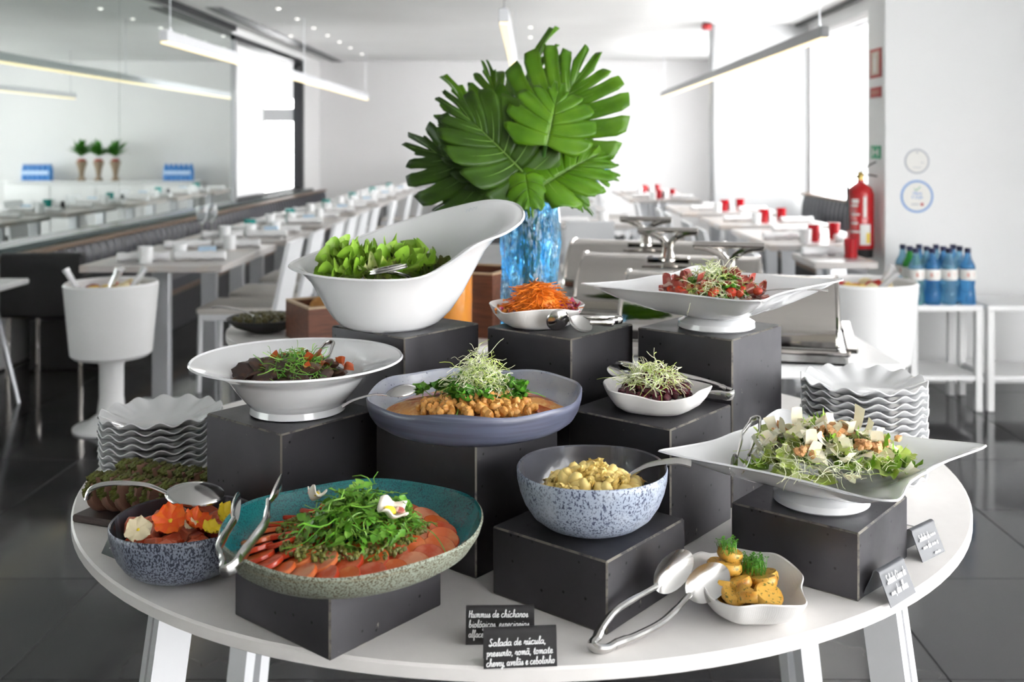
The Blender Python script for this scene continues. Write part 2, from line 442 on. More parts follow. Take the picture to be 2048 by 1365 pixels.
# ------------------------------------------------------------------ dining tables and chairs
def dtable(x0, x1, y0, y1, label, group):
    t = thing('dining_table', label, 'table', ((x0+x1)/2, (y0+y1)/2, 0), 0, group)
    w, d = x1 - x0, y1 - y0
    MB().box((0, 0, ZT - .018), (w, d, .036), .004).obj('tabletop', M_tdining, t)
    for s in (-1, 1):
        MB().box((0, s * (d/2 - .16), .37), (.09, .05, .70), .004).obj('leg', M_alum, t)
        MB().box((0, s * (d/2 - .16), .02), (w * .30, .07, .04), .004).obj('foot', M_alum, t)
    return t
cm = {}
def chair_proto():
    t = thing('dining_chair', 'white slim dining chair', 'chair')
    MB().box((0, 0, .445), (.42, .40, .035), .008).obj('seat', mat('pale_seat', (.62, .59, .55), .5), t)
    b = MB(); n = 8
    def prof(v): return .19 + .015 + .085 * v * v + .02 * sin(v * pi)
    b.loft([[(prof(v/n) + dx, sy * (.19 - .02 * (v/n)), .40 + .42 * v/n) for (dx, sy) in ((-.012, -1), (-.012, 1), (.012, 1), (.012, -1))] for v in range(n + 1)], True, True, True)
    b.obj('backrest', M_whitem, t)
    for sx in (-1, 1):
        for sy in (-1, 1):
            MB().tube([(sx * .19, sy * .18, .43), (sx * .20 + (.03 if sx > 0 else 0), sy * .185, 0)], .015, 8, .9).obj('leg', M_whitem, t)
    for sy in (-1, 1): MB().box((0, sy * .18, .41), (.38, .022, .035), .003).obj('seat_rail', M_whitem, t)
    return t
cp = chair_proto(); cp_used = [False]
def chair(x, y, rz, label, group):
    if not cp_used[0]:
        cp_used[0] = True; o = cp; o.location = (x, y, 0); o.rotation_euler = (0, 0, rz); o['label'] = label
    else: o = dup(cp, (x, y, 0), rz, label)
    o['group'] = group
    return o
ORD = ['first', 'second', 'third', 'fourth', 'fifth', 'sixth', 'seventh', 'eighth', 'ninth', 'tenth', 'eleventh', 'twelfth', 'thirteenth', 'fourteenth']
LT = [(5.1, 6.2), (6.45, 7.25), (7.6, 8.7), (9.0, 10.1), (10.4, 11.5), (11.8, 12.9), (13.2, 14.3)]
for k, (a, b) in enumerate(LT):
    dtable(-2.27, -1.55, a, b, 'grey dining table along the mirror banquette, %s from the black armchair' % ORD[k], 'tables along the mirror banquette')
for k, y in enumerate((5.75, 6.35, 7.05, 7.6, 8.15, 8.75, 9.9, 11.2, 12.6)):
    chair(-1.62, y, 0, 'white dining chair facing the mirror banquette, %s from the wine cooler by the armchair' % ORD[k], 'chairs of the mirror row')
RT = [(1.47, 1.80, 5.25, 5.72), (1.45, 2.2, 6.15, 7.35), (1.43, 2.3, 7.7, 8.6), (1.35, 2.3, 9.1, 10.2), (1.1, 1.9, 11.3, 12.4), (1.1, 1.9, 12.7, 13.8)]
for k, q in enumerate(RT):
    dtable(*q, 'small grey dining table beside the partition with the extinguisher' if k == 0 else 'grey dining table with red glasses in the window row, %s beyond the partition' % ORD[k - 1], 'tables of the window row')
for k, (x, y) in enumerate(((1.4, 5.15), (1.38, 6.5), (1.38, 7.1), (1.36, 7.95), (1.36, 8.5), (1.28, 9.5), (1.06, 11.6), (1.06, 12.2), (1.04, 13.0))):
    chair(x, y, pi, 'white dining chair facing the window row, %s from the chafing dishes' % ORD[k], 'chairs of the window row')
CT = [(.10, .75, 7.75, 8.45), (.05, .70, 9.5, 10.2), (.1, .7, 11.2, 11.9)]
for k, q in enumerate(CT):
    dtable(*q, 'grey dining table in the middle row, %s from the chafing dishes' % ORD[k], 'tables of the middle row')
for k, (x, y) in enumerate(((.42, 7.45), (.40, 9.15), (.38, 10.9))):
    chair(x, y, -pi / 2, 'white dining chair of the middle row, %s from the chafing dishes' % ORD[k], 'chairs of the middle row')

# tableware on the dining tables
cupm = MB().lathe([(.034, 0), (.038, .085), (.035, .085), (.031, .006), (0, .006)], 16).mesh('cup', M_cup)
turq = MB().lathe([(.034, 0), (.040, .105), (.037, .105), (.031, .008), (0, .008)], 16).mesh('turquoise_glass', M_turq)
redm = MB().lathe([(.033, 0), (.038, .105), (.035, .105), (.030, .008), (0, .008)], 16).mesh('red_glass', M_redg)
def napkin_mesh():
    b = MB(); n = 10
    b.loft([[(-.13 + .26 * i / n, (.028 + .006 * sin(i * 1.7)) * cos(2*pi*j/10), .024 + (.024 + .003 * sin(i * 2.1)) * sin(2*pi*j/10)) for j in range(10)] for i in range(n + 1)], True, True, True)
    return b.mesh('rolled_napkin', M_nap)
napm = napkin_mesh()
boxm = MB().box((0, 0, .03), (.09, .05, .06), .003).mesh('paper_sachet_box', M_ltblue)
shaker = MB().lathe([(.018, 0), (.022, .03), (.016, .06), (.018, .075), (0, .08)], 12)
shm = shaker.mesh('pepper_mill', M_dark)
wine = MB().lathe([(.032, 0), (.004, .008), (.004, .09), (.034, .13), (.038, .17), (.030, .215), (.028, .215), (.036, .17), (.030, .132), (0, .10)], 16).mesh('wine_glass', M_clear)
def put(name, me, x, y, rz, label, cat, group):
    tag(link(name, me, None, (x, y, ZT), (0, 0, rz)), label, cat, group)
for k, (a, b) in enumerate(LT):
    d = b - a
    for y in (a + .2, b - .22):
        put('rolled_napkin', napm, -2.02, y, .25, 'rolled white napkin on a table of the mirror row', 'napkin', 'napkins of the mirror row')
        put('rolled_napkin', napm, -1.74, y + .05, .1, 'rolled white napkin on a table of the mirror row', 'napkin', 'napkins of the mirror row')
    for x, y in ((-1.98, a + .12), (-1.86, a + .28), (-1.75, b - .3)):
        put('cup', cupm, x, y, 0, 'small white cup on a table of the mirror row', 'cup', 'cups of the mirror row')
    if k: put('turquoise_glass', turq, -1.90, a + .42, 0, 'turquoise water glass on a table of the mirror row', 'glass', 'turquoise glasses')
    put('paper_sachet_box', boxm, -1.74, a + .36, .2, 'pale blue paper box on a table of the mirror row', 'box', 'pale blue boxes of the mirror row')
    if k > 1: put('pepper_mill', shm, -1.95, a + .62, 0, 'small dark pepper mill on a table of the mirror row', 'mill', 'pepper mills of the mirror row')
for y in (6.55, 6.75):
    put('wine_glass', wine, -2.12, y, 0, 'clear wine glass on a table of the mirror row', 'glass', 'wine glasses')
for k, (x0, x1, a, b) in enumerate(RT):
    if k == 0:
        put('red_glass', redm, 1.72, 5.45, 0, 'red glass on the small table by the extinguisher', 'glass', None)
        put('rolled_napkin', napm, 1.62, 5.6, .1, 'rolled white napkin on the small table by the extinguisher', 'napkin', None)
        continue
    m = (x0 + x1) / 2
    for x, y in ((m - .04, a + .25), (m + .14, a + .42)):
        put('red_glass', redm, x, y, 0, 'red glass on a table of the window row', 'glass', 'red glasses of the window row')
    for x, y in ((m - .2, a + .4), (m + .22, a + .25), (m, b - .2)):
        put('rolled_napkin', napm, x, y, .15, 'rolled white napkin on a table of the window row', 'napkin', 'napkins of the window row')
    for x, y in ((m - .12, a + .15), (m + .06, a + .55)):
        put('cup', cupm, x, y, 0, 'small white cup on a table of the window row', 'cup', 'cups of the window row')
    put('pepper_mill', shm, m + .02, a + .38, 0, 'small dark pepper mill on a table of the window row', 'mill', 'pepper mills of the window row')
for k, (x0, x1, a, b) in enumerate(CT):
    put('rolled_napkin', napm, (x0+x1)/2 - .1, a + .2, 0, 'rolled white napkin on a table of the middle row', 'napkin', 'napkins of the middle row')
    put('cup', cupm, (x0+x1)/2 + .15, a + .3, 0, 'small white cup on a table of the middle row', 'cup', 'cups of the middle row')

# white sideboard on the far wall with palm vases and blue bottle packs
sb = thing('sideboard', 'long low white sideboard against the far wall', 'cabinet', (-.04, 15.1, 0))
MB().box((0, 0, .415), (2.70, .5, .77), .004).obj('body', M_white, sb)
MB().box((0, -.01, .82), (2.76, .54, .03), .004).obj('worktop', M_white, sb)
for k in range(4):
    d = MB().box((-1.01 + k * .673, -.26, .66), (.655, .02, .22), .004).obj('drawer', M_white, sb)
    d = MB().box((-1.01 + k * .673, -.26, .29), (.655, .02, .48), .004).obj('door', M_white, sb)
for x in (-.25, 0., .25):
    t = thing('palm_vase', 'tapered brown vase with bushy green palm fronds on the white sideboard', 'plant', (x, 15.0, .836), 0, 'palm vases on the sideboard')
    MB().lathe([(.055, 0), (.06, .02), (.03, .06), (.045, .16), (.08, .27), (.075, .29), (.05, .28)], 14).obj('vase', mat('bark_brown', (.30, .22, .15), .7), t)
    MB().lathe([(.03, .27), (.06, .29), (.065, .31), (.03, .33)], 12).obj('crown', mat('russet_flower', (.40, .07, .05), .7), t)
    b = MB()
    for q in range(44):
        a = rnd(0, 6.28); e = rnd(.55, 1.45); l = rnd(.26, .40)
        p0 = Vector((0, 0, .36)); d = Vector((cos(a) * cos(e), sin(a) * cos(e), sin(e)))
        s_ = Vector((-sin(a), cos(a), 0)); pts = []
        for i in range(6):
            u = i / 5; c_ = p0 + d * l * u + Vector((0, 0, -.12 * u * u)); w_ = .034 * sin(pi * min(.97, u * .9 + .1))
            pts.append([c_ - s_ * w_, c_ + Vector((0, 0, .004)), c_ + s_ * w_])
        b.loft(pts, False)
    o = b.obj('fronds', mat('palm_green', (.05, .22, .015), .5), t)
for x, lab in ((-1.15, 'shrink wrapped pack of blue water bottles at the end of the sideboard nearer the mirror'), (.95, 'shrink wrapped pack of blue water bottles at the end of the sideboard nearer the column')):
    t = thing('bottle_pack', lab, 'bottles', (x, 15.1, .836))
    bm_ = MB().lathe([(.033, 0), (.035, .15), (.02, .21), (.012, .23), (.012, .25), (0, .25)], 10).mesh('bottle', mat('blue_pack_plastic', (.06, .25, .62), .25))
    for i in range(6):
        for j in range(2): link('bottle', bm_, t, (-.185 + i * .074, -.04 + j * .075, 0))
    MB().box((0, -.081, .12), (.40, .003, .06)).obj('label_band', mat('pack_band', (.45, .62, .85), .4), t)

# ------------------------------------------------------------------ left edge: armchair and small splayed table
t = thing('armchair', 'black leather armchair with chrome legs beside the mirror', 'chair', (-2.72, 5.85, 0))
MB().box((0, -.19, .575), (.47, .06, .36), .015).obj('backrest', M_leather, t)
MB().box((0, .03, .43), (.46, .40, .09), .02).obj('seat', M_leather, t)
for sx in (-1, 1):
    MB().box((sx * .21, .0, .53), (.04, .36, .22), .012).obj('armrest', M_leather, t)
    for sy in (-1, 1):
        MB().tube([(sx * .20, sy * .17, .40), (sx * .205, sy * .175, 0)], .012, 8).obj('leg', M_chrome, t)
t = thing('side_table', 'small white table with splayed metal legs in front of the black armchair', 'table', (-2.93, 5.12, 0))
MB().box((0, 0, .64), (.58, .46, .03), .006).obj('tabletop', M_white, t)
for sx in (-1, 1):
    for sy in (-1, 1):
        MB().tube([(sx * .12, sy * .16, .625), (sx * .24, sy * .21, 0)], .013, 8).obj('leg', M_alum, t)

# ------------------------------------------------------------------ wine coolers
def cooler(x, y, label, k=1.0):
    t = thing('wine_cooler', label, 'wine cooler', (x, y, 0))
    MB().lathe([(.17*k, .345*k), (.185*k, .36*k), (.215*k, .69*k), (.207*k, .70*k), (.198*k, .69*k), (.165*k, .38*k), (0, .375*k)], 40).obj('bucket', M_white, t)
    MB().lathe([(.175*k, 0), (.175*k, .012), (.12*k, .03), (.065*k, .07), (.055*k, .15), (.055*k, .30*k), (.075*k, .345*k)], 32).obj('pedestal', M_white, t)
    return t
cooler(-2.01, 4.87, 'white pedestal wine cooler with bottle necks standing by the black armchair')
cooler(1.52, 4.6, 'white pedestal wine cooler standing by the white bottle stand', 1.06)
neck = MB().lathe([(.035, -.2), (.035, -.06), (.015, .02), (.014, .10), (.017, .10), (.017, .12), (0, .12)], 14)
nm = neck.mesh('wine_bottle', mat('foil', (.80, .80, .82), .25, .6))
for (x, y, rx, ry) in ((-2.0, 4.82, .1, .45), (-1.93, 4.9, -.2, .55), (-2.05, 4.92, -.1, .6), (-2.16, 4.85, .1, -.5)):
    tag(link('wine_bottle', nm, None, (x, y, .66), (rx, ry, 0)), 'bottle with silver foil neck leaning in the wine cooler by the armchair', 'bottle', 'bottles in the wine cooler by the armchair')
for (x, y, rx, ry) in ((1.56, 4.55, .2, .7), (1.6, 4.66, .2, .5)):
    tag(link('wine_bottle', nm, None, (x, y, .70), (rx, ry, 0)), 'bottle with silver foil neck leaning in the wine cooler by the bottle stand', 'bottle', 'bottles in the wine cooler by the bottle stand')
def lump(r=1., n=10, m=7, amp=.12, sq=(1, 1, 1)):
    b = MB(); rings = []
    for i in range(m + 1):
        th = pi * i / m; ring = []
        for j in range(n):
            ph = 2*pi*j/n; q = r * (1 + amp * sin(3*ph + 2*th) * sin(th) + amp * .7 * cos(2*ph - 5*th) * sin(th))
            ring.append((q * sin(th) * cos(ph) * sq[0], q * sin(th) * sin(ph) * sq[1], -q * cos(th) * sq[2]))
        rings.append(ring)
    return b.loft(rings)
fr = [(lump(.04).mesh('fruit', mat('fruit_' + n, c, .4)), n) for n, c in (('red', (.5, .03, .02)), ('yellow', (.75, .5, .1)), ('pale', (.7, .6, .35)))]
for cx, cy, z, lab in ((-2.01, 4.87, .65, 'by the armchair'), (1.52, 4.6, .69, 'by the bottle stand')):
    for k in range(12):
        a = k * 2.4; r = .05 + .09 * (k / 12)
        me, n = fr[k % 3]
        tag(link('fruit', me, None, (cx + r * cos(a), cy + r * sin(a), z + rnd(-.01, .015)), rrot()), n + ' piece of fruit in the wine cooler ' + lab, 'fruit', n + ' fruit in the cooler ' + lab)

# ------------------------------------------------------------------ white stands with water bottles
def stand(x, w, label):
    t = thing('bottle_stand', label, 'stand', (x, 5.33, 0))
    MB().box((0, 0, .527), (w, .38, .03), .004).obj('top', M_white, t)
    MB().box((0, 0, .17), (w - .05, .36, .025), .003).obj('shelf', M_white, t)
    for sx in (-1, 1):
        for sy in (-1, 1):
            MB().box((sx * (w/2 - .02), sy * .17, .257), (.036, .036, .512), .004).obj('leg', M_white, t)
stand(2.11, .37, 'low white open stand carrying the blue water bottles')
stand(2.53, .43, 'low white open stand next to the one with the water bottles')
bb = MB().lathe([(.036, 0), (.040, .01), (.038, .05), (.034, .09), (.038, .13), (.041, .165), (.036, .20), (.018, .235), (.014, .26), (.014, .275), (0, .275)], 20)
bl = bb.mesh('body', M_water); bl2 = bb.mesh('body', M_waterl); blg = bb.mesh('body', M_green)
capm = MB().lathe([(.015, .262), (.016, .266), (.016, .287), (0, .288)], 14).mesh('cap', M_cap)
labm = MB().lathe([(.0385, .125), (.0415, .14), (.042, .165), (.0405, .18)], 20, cap=False).mesh('paper_label', M_label)
labd = MB().grid(6, 6, lambda u, v: ((.0425 * sin((u - .5) * .9)), -.0425 * cos((u - .5) * .9), .143 + .022 * v)).mesh('label_print', mat('label_print', (.62, .25, .2), .6, layers=[('noise', 90, (.8, .79, .76), .45, .55)]))
for i in range(4):
    for j in range(3):
        g = (i == 0 and j == 1)
        t = thing('water_bottle', 'green water bottle among the blue ones on the white stand' if g else 'blue glass water bottle with round white label on the white stand', 'bottle', (1.975 + i * .088 + rnd(-.006, .006), 5.20 + j * .095, .542), rnd(-.3, .3), None if g else 'blue water bottles on the white stand')
        link('body', blg if g else (bl if (i + j) % 2 else bl2), t); link('cap', capm, t)
        l_ = link('paper_label', labm, t); link('label_print', labd, l_)

# ------------------------------------------------------------------ extinguisher, signs, stickers on the partition
t = thing('fire_extinguisher', 'red fire extinguisher hanging on the end of the white partition', 'fire extinguisher', (1.925, 5.92, .70))
MB().lathe([(0, .0), (.070, .004), (.075, .06), (.078, .06)], 28).obj('foot_ring', M_dark, t)
MB().lathe([(.076, .055), (.077, .07), (.077, .37), (.066, .405), (.035, .43), (.02, .44), (.02, .455)], 32).obj('cylinder', M_red, t)
def wrap(a0, a1, z0, z1, r, m, nm):
    MB().grid(10, 2, lambda u, v: (r * cos(a0 + (a1 - a0) * u), r * sin(a0 + (a1 - a0) * u), z0 + (z1 - z0) * v)).obj(nm, m, t)
wrap(-pi/2 - .35, -pi/2 + .45, .08, .20, .0785, M_label, 'instruction_label')
wrap(-pi/2 + .1, -pi/2 + .4, .09, .15, .0792, M_yellow, 'yellow_patch')
for k in range(5):
    wrap(-pi/2 - 1.0, -pi/2 - .5 + .12 * (k % 2), .10 + k * .05, .112 + k * .05, .0786, M_label, 'white_lettering')
wrap(-pi/2 - .1, -pi/2 + .12, .24, .36, .0785, M_label, 'white_lettering')
wrap(-pi/2 - .95, -pi/2 - .45, .32, .345, .0785, M_label, 'white_lettering')
MB().lathe([(.018, .45), (.018, .49), (.012, .50)], 14).obj('valve', mat('brass', (.5, .36, .12), .3, 1), t)
MB().tube([(0, 0, .50), (.03, -.01, .53), (.085, -.02, .56)], .008, 8, .6).obj('upper_lever', M_blackm, t)
MB().tube([(0, 0, .48), (.04, -.01, .485), (.09, -.02, .475)], .008, 8, .6).obj('lower_lever', M_blackm, t)
MB().tube(catmull([(-.01, 0, .47), (-.06, -.02, .47), (-.085, -.03, .42), (-.083, -.03, .30), (-.079, -.03, .16)], 5), .008, 8).obj('hose', M_blackm, t)
def plate(y, z, w, h, m, nm, lab, cat='sign'):
    t = thing(nm, lab, cat, (2.02, y, z))
    MB().box((-.003, 0, 0), (.006, w, h)).obj('plate', m, t)
    return t
p = plate(5.93, 1.835, .19, .17, M_signred, 'extinguisher_sign', 'red framed pictogram sign of an extinguisher above the extinguisher')
MB().box((-.007, 0, 0), (.002, .13, .135)).obj('panel', mat('cream_panel', (.62, .52, .44), .6), p)
MB().box((-.009, .0, -.01), (.002, .036, .085), 0).box((-.009, 0, .042), (.002, .018, .016), 0).box((-.009, -.014, .052), (.002, .04, .008), 0).obj('extinguisher_pictogram', M_label, p)
p = plate(5.93, 1.665, .18, .06, M_signred, 'reddish_sign', 'small plain reddish sign under the extinguisher pictogram')
MB().box((-.007, 0, 0), (.002, .13, .02)).obj('print_line', mat('dull_red', (.5, .2, .15), .6), p)
p = plate(5.93, 1.315, .16, .075, M_signgreen, 'exit_arrow_sign', 'small green and white sign on the partition end above the extinguisher')
MB().box((-.007, 0, .0), (.002, .05, .012)).box((-.007, .045, 0), (.002, .02, .05)).box((-.007, -.045, 0), (.002, .02, .04)).obj('white_marks', M_label, p)
# ------------------------------------------------------------------ handwriting (pen strokes as thin ribbons)
G = {
'a': ([[4.5,4,3,5,1,4,.5,2,1.2,.3,3,.6,4.3,3,4.6,5,4.4,1.5,5,.2,6,.8]], 6), 'b': ([[1,3,2,7,2.2,10,1.2,9,1,4,1.2,.8,2.5,0,4,1,4.3,3.2,3,4.6,1.4,3.4]], 5.5),
'c': ([[4.2,4.2,3,5,1,3.8,.6,1.6,2,.1,4,.6,5,1.5]], 5), 'd': ([[4,4,2.8,5,1,4,.5,1.8,1.4,.2,3,.8,4.2,3.5,5,10,4.5,2,5,.2,6,.8]], 6),
'e': ([[.5,1.8,3,2.6,3.8,4,2.8,5,1.2,4,.8,1.8,2,.1,4,.6,5,1.5]], 5), 'f': ([[.5,2,3,7,3.4,9.6,2.4,9.6,1.8,6,1.6,0,1.6,-4,2.6,-3,2.2,0,4.5,1.5]], 4.5),
'g': ([[4.2,4.2,2.8,5,1,4,.6,2,1.4,.4,3,.8,4.2,3,4.5,5,4.3,-2,3,-4,1.8,-3,3.5,-1,6,.8]], 5.6), 'h': ([[.5,1,2.4,7,2.6,10,1.6,9.4,1.2,0,2,3.6,3.4,5,4.2,3.8,4.2,.6,5,.2,5.8,1]], 5.8),
'i': ([[.6,2,1.6,5,1.4,.8,2,.1,3.2,1],[1.9,7,2.1,7.4]], 3.2), 'l': ([[.5,1.5,2.4,6.5,2.8,9.6,1.8,9.8,1.3,6,1.3,1,2,.1,3.2,1]], 3.2),
'm': ([[.4,4,1.2,5,1.3,0,1.6,3,2.8,5,3.4,4,3.4,0,3.8,3,5,5,5.7,4,5.7,.8,6.3,.1,7.3,1]], 7.3), 'n': ([[.4,4,1.2,5,1.3,0,1.8,3.4,3.2,5,4,4,4,.8,4.6,.1,5.6,1]], 5.6),
'o': ([[3,5,1,4.2,.6,2,1.8,.1,3.6,.8,4,3,3,4.9,2.4,4.2,5.2,4]], 5.2), 'p': ([[.6,3.5,1.6,5,1.4,-4,1.7,2.5,3,4.9,4.3,3.6,3.8,1,2,.4,5,.8]], 5),
'q': ([[4.2,4.2,2.8,5,1,4,.6,2,1.4,.4,3,.8,4.2,3,4.5,5,4.3,-4,5.6,-2]], 5.4), 'r': ([[.4,1,1.2,5,1.6,4.4,3.4,4.6,3,1,3.6,.1,4.6,1]], 4.6),
's': ([[.4,1,2.4,5,2.8,3,3.4,1.2,2.4,0,1,.6,4.6,1]], 4.4), 't': ([[.6,2,2.2,8.5,1.6,1,2.4,.1,3.6,1],[.6,5.6,3.6,6]], 3.6),
'u': ([[.4,3.6,1.2,5,1.1,1,2,.1,3.4,1.4,4.2,5,4,1,4.6,.1,5.6,1]], 5.6), 'v': ([[.4,4.2,1.4,5,2.2,.2,3.8,4,4.2,5,5.4,4.4]], 5),
'y': ([[.4,4,1.2,5,1.4,1.4,2.4,.4,4,2,4.4,5,4.2,-2,3,-4,2,-3,5.6,.8]], 5.4), 'H': ([[1,9.5,.8,0],[4.8,9.5,4.4,3,4.6,0,6,1],[.2,5,5.2,5.2]], 6),
'S': ([[4.6,8.6,3,9.8,1.4,8,2.4,5.8,4.2,3.4,3.4,.6,1.4,.2,.4,1.8,6,1]], 6), 'C': ([[4.6,8.6,3.2,9.8,1,7,.8,2.5,2.4,0,4.8,1.2]], 5),
',': ([[1,.6,1.2,-.4,.5,-1.8]], 2.2), ' ': ([], 3.2), '&': ([[5,0,1.4,6,2,8.5,3.4,7.5,.8,2.5,2,.2,4.8,3.5]], 5.6),
'~': ([[.2,1,1.4,4,2.2,1,3.4,4.6,4.2,1,5.6,4,6.4,1,7.6,3.6]], 8.0)}
AC = {'í': ('i', [1.6,6.6,3.2,8.6]), 'ó': ('o', [2.4,6.6,4,8.4]), 'ú': ('u', [2.6,6.6,4.4,8.6]), 'ã': ('a', [1.4,7,2.4,7.9,3.6,7,4.8,7.9]), 'é': ('e', [2.2,6.6,3.8,8.4])}
def strokes(text):
    out = []; x = 0
    for ch in text:
        if ch in AC: b, acc = AC[ch]; st = (['i' == b and G['i'][0][0] or G[b][0][0]]) + [acc]; w = G[b][1]
        else: st, w = G[ch]
        for s in st:
            out.append([(x + s[i] + .12 * s[i + 1], s[i + 1]) for i in range(0, len(s), 2)])
        x += w
    return out, x
def writing(lines, width, lh, x0, y0, pen, name, m, parent, M, slope=0.):
    """lines: text or (text, width, dx). Ribbons in local XY of matrix M"""
    b = MB()
    for k, ln in enumerate(lines):
        tx, wd, dx = ln if isinstance(ln, tuple) else (ln, width, 0)
        st, tot = strokes(tx); sc = wd / tot; sy = lh * .075
        for s in st:
            P = catmull([(px * sc + x0 + dx, py * sy + y0 - k * lh + slope * (px * sc), 0) for px, py in s], 3)
            L_, R_ = [], []
            for i, p in enumerate(P):
                t = P[min(i + 1, len(P) - 1)] - P[max(i - 1, 0)]
                if t.length < 1e-9: t = Vector((1, 0, 0))
                n = Vector((-t.y, t.x, 0)).normalized() * pen
                L_.append(p + n + Vector((0, 0, .0004))); R_.append(p - n + Vector((0, 0, .0004)))
            b.loft([L_, R_], False, M=M)
    return b.obj(name, m, parent, ang=0)

# round stickers on the white partition (front face y = 5.78)
def disc(b, r, y, n=40):
    b.lathe([(r, 0), (r, .002), (0, .002)], n, Matrix.Translation((0, y, 0)) @ Matrix.Rotation(pi / 2, 4, 'X'))
    return b
def sticker(z, r, ring, lab):
    t = thing('round_sticker', lab, 'sticker', (2.2, 5.78, z))
    disc(MB(), r, 0).obj('ring', ring, t)
    disc(MB(), r * .87, -.0012).obj('face', M_label, t)
    return t
t = sticker(1.264, .071, M_grey, 'round white sticker with thin grey ring on the white partition')
MB().box((.03, -.0036, -.008), (.02, .0008, .003)).box((0, -.0036, -.035), (.05, .0008, .003)).obj('print_line', M_grey, t)
MB().box((0, -.0036, .05), (.012, .0008, .008)).obj('ring_tab', M_grey, t)
t = sticker(1.064, .093, M_blue, 'round sticker with broad blue ring and tick on the white partition')
TXM = Matrix.Translation((0, -.0036, 0)) @ Matrix.Rotation(pi / 2, 4, 'X')
b = MB(); b.tube([(-.016, -.0045, .045), (-.005, -.0045, .034), (.018, -.0045, .055)], .0022, 6).obj('tick', M_signgreen, t)
writing([('Clean', .055, 0), ('& Safe', .065, -.006)], .06, .022, -.026, .012, .0012, 'lettering', M_blue, t, TXM)
disc(MB(), .009, -.0032, 16).obj('red_dot', M_red, t).location = (.028, 0, -.045)
MB().box((-.012, -.0036, -.045), (.045, .0008, .006)).obj('print_line', M_grey, t)

# ------------------------------------------------------------------ the round buffet table
TX, TY, TR = -.014, 1.97, .80
t = thing('buffet_table', 'large round matt white buffet table with splayed white legs', 'table', (TX, TY, 0))
MB().lathe([(0, ZT - .020), (TR - .004, ZT - .020), (TR, ZT - .017), (TR, ZT - .003), (TR - .003, ZT), (0, ZT)], 128).obj('tabletop', M_tabletop, t)
for (x, y) in ((-.545, -.34), (.560, -.36), (-.57, .34), (.57, .34)):
    u = Vector((x, y, 0)).normalized(); w = Vector((-u.y, u.x, 0))
    for k in (-1, 1):
        b = MB(); top = Vector((x, y, ZT - .02)) + w * (.018 * k); bot = top + u * .10 + w * (.008 * k); bot.z = 0
        q = .014; d = .027
        b.loft([[p + w * (q * a) + u * (d * c) for a, c in ((-1, -1), (1, -1), (1, 1), (-1, 1))] for p in (bot, top)], True, True, True)
        b.obj('leg', M_whitem, t)
b = MB()
for s in (-1, 1):
    b.box((0, s * .33, ZT - .045), (1.08, .04, .05), .003)
b.obj('apron_rail', M_whitem, t)

# blackened steel plinths
TH = math.atan2(.777, .629)
def plinth(near, h, label):
    """near: table position of the corner nearest the viewer"""
    s = .187; d1 = Vector((.629, .777)); d2 = Vector((-.777, .629))
    c = Vector(near) + (d1 + d2) * (s / 2)
    b = MB().box((0, 0, h / 2), (s, s, h), .0022, edge=1)
    tag(b.obj('steel_plinth', [M_plinth, M_plinthe], None, 30, loc=(c.x, c.y, ZT), rot=(0, 0, TH)), label, 'plinth', 'blackened steel plinths')
    return c, ZT + h
cF, zF = plinth((-.234, 1.183), .087, 'low dark steel plinth under the teal platter')
cG, zG = plinth((.094, 1.246), .091, 'low dark steel plinth under the pasta bowl')
cH, zH = plinth((.4327, 1.337), .091, 'low dark steel plinth under the white leaf bowl of pale salad')
cC, zC = plinth((-.0756, 1.408), .185, 'mid height dark steel plinth under the hummus plate')
cD, zD = plinth((-.360, 1.465), .185, 'mid height dark steel plinth under the round white bowl of mushrooms')
cI, zI = plinth((.206, 1.490), .185, 'mid height dark steel plinth under the dish of beetroot')
cA, zA = plinth((-.211, 1.698), .28, 'tall dark steel plinth under the white spouted lettuce bowl')
cB, zB = plinth((.068, 1.689), .28, 'tall dark steel plinth under the dish of grated carrot')
cE, zE = plinth((.335, 1.6825), .28, 'tall dark steel plinth under the white leaf bowl of cured ham')

# ------------------------------------------------------------------ bowls
def bowl(name, rim, base_r, prof, th, mats, loc, label, cat='bowl', n=96, z0=0., floor_=.004, base_off=(0, 0), lipm=0, parent=None, group=None):
    """rim: list of n local rim points; prof: (horizontal, vertical) fractions from base to rim"""
    b = MB(); base = [Vector((base_r * cos(2*pi*j/n) + base_off[0], base_r * sin(2*pi*j/n) + base_off[1], z0)) for j in range(n)]
    R = [Vector(p) for p in rim]
    def ring(h, v, sh=0., dz=0.):
        out = []
        for j in range(n):
            p = base[j].lerp(R[j], h); p.z = base[j].z + (R[j].z - base[j].z) * v + dz
            if sh:
                c = Vector((p.x - base_off[0], p.y - base_off[1], 0)); l = max(c.length, 1e-6)
                p = p - c * (sh / l)
            out.append(p)
        return out
    outer = [[Vector((base_off[0], base_off[1], z0))] * n, ring(0, 0, .006), ring(0, 0)] + [ring(h, v) for h, v in prof]
    outer[-1] = ring(1, 1, th * .15, -th * .3)
    lip = [ring(1, 1, th * .5, th * .15), ring(1, 1, th * .95, -th * .25)]
    inner = [ring(h, v, th, floor_ * (1 - v)) for h, v in prof[:-1][::-1]]
    inner += [ring(0, 0, th, floor_), [Vector((base_off[0], base_off[1], z0 + floor_))] * n]
    b.loft(outer + lip[:1]); b.mi = 1 if len(mats) > 1 else 0
    if lipm: b.mi = lipm
    b.loft(lip[:1] + lip[1:]); b.mi = 1 if len(mats) > 1 else 0
    b.loft([lip[-1]] + inner)
    o = b.obj(name, mats, parent, 50, loc=loc)
    if not parent: tag(o, label, cat, group)
    return o
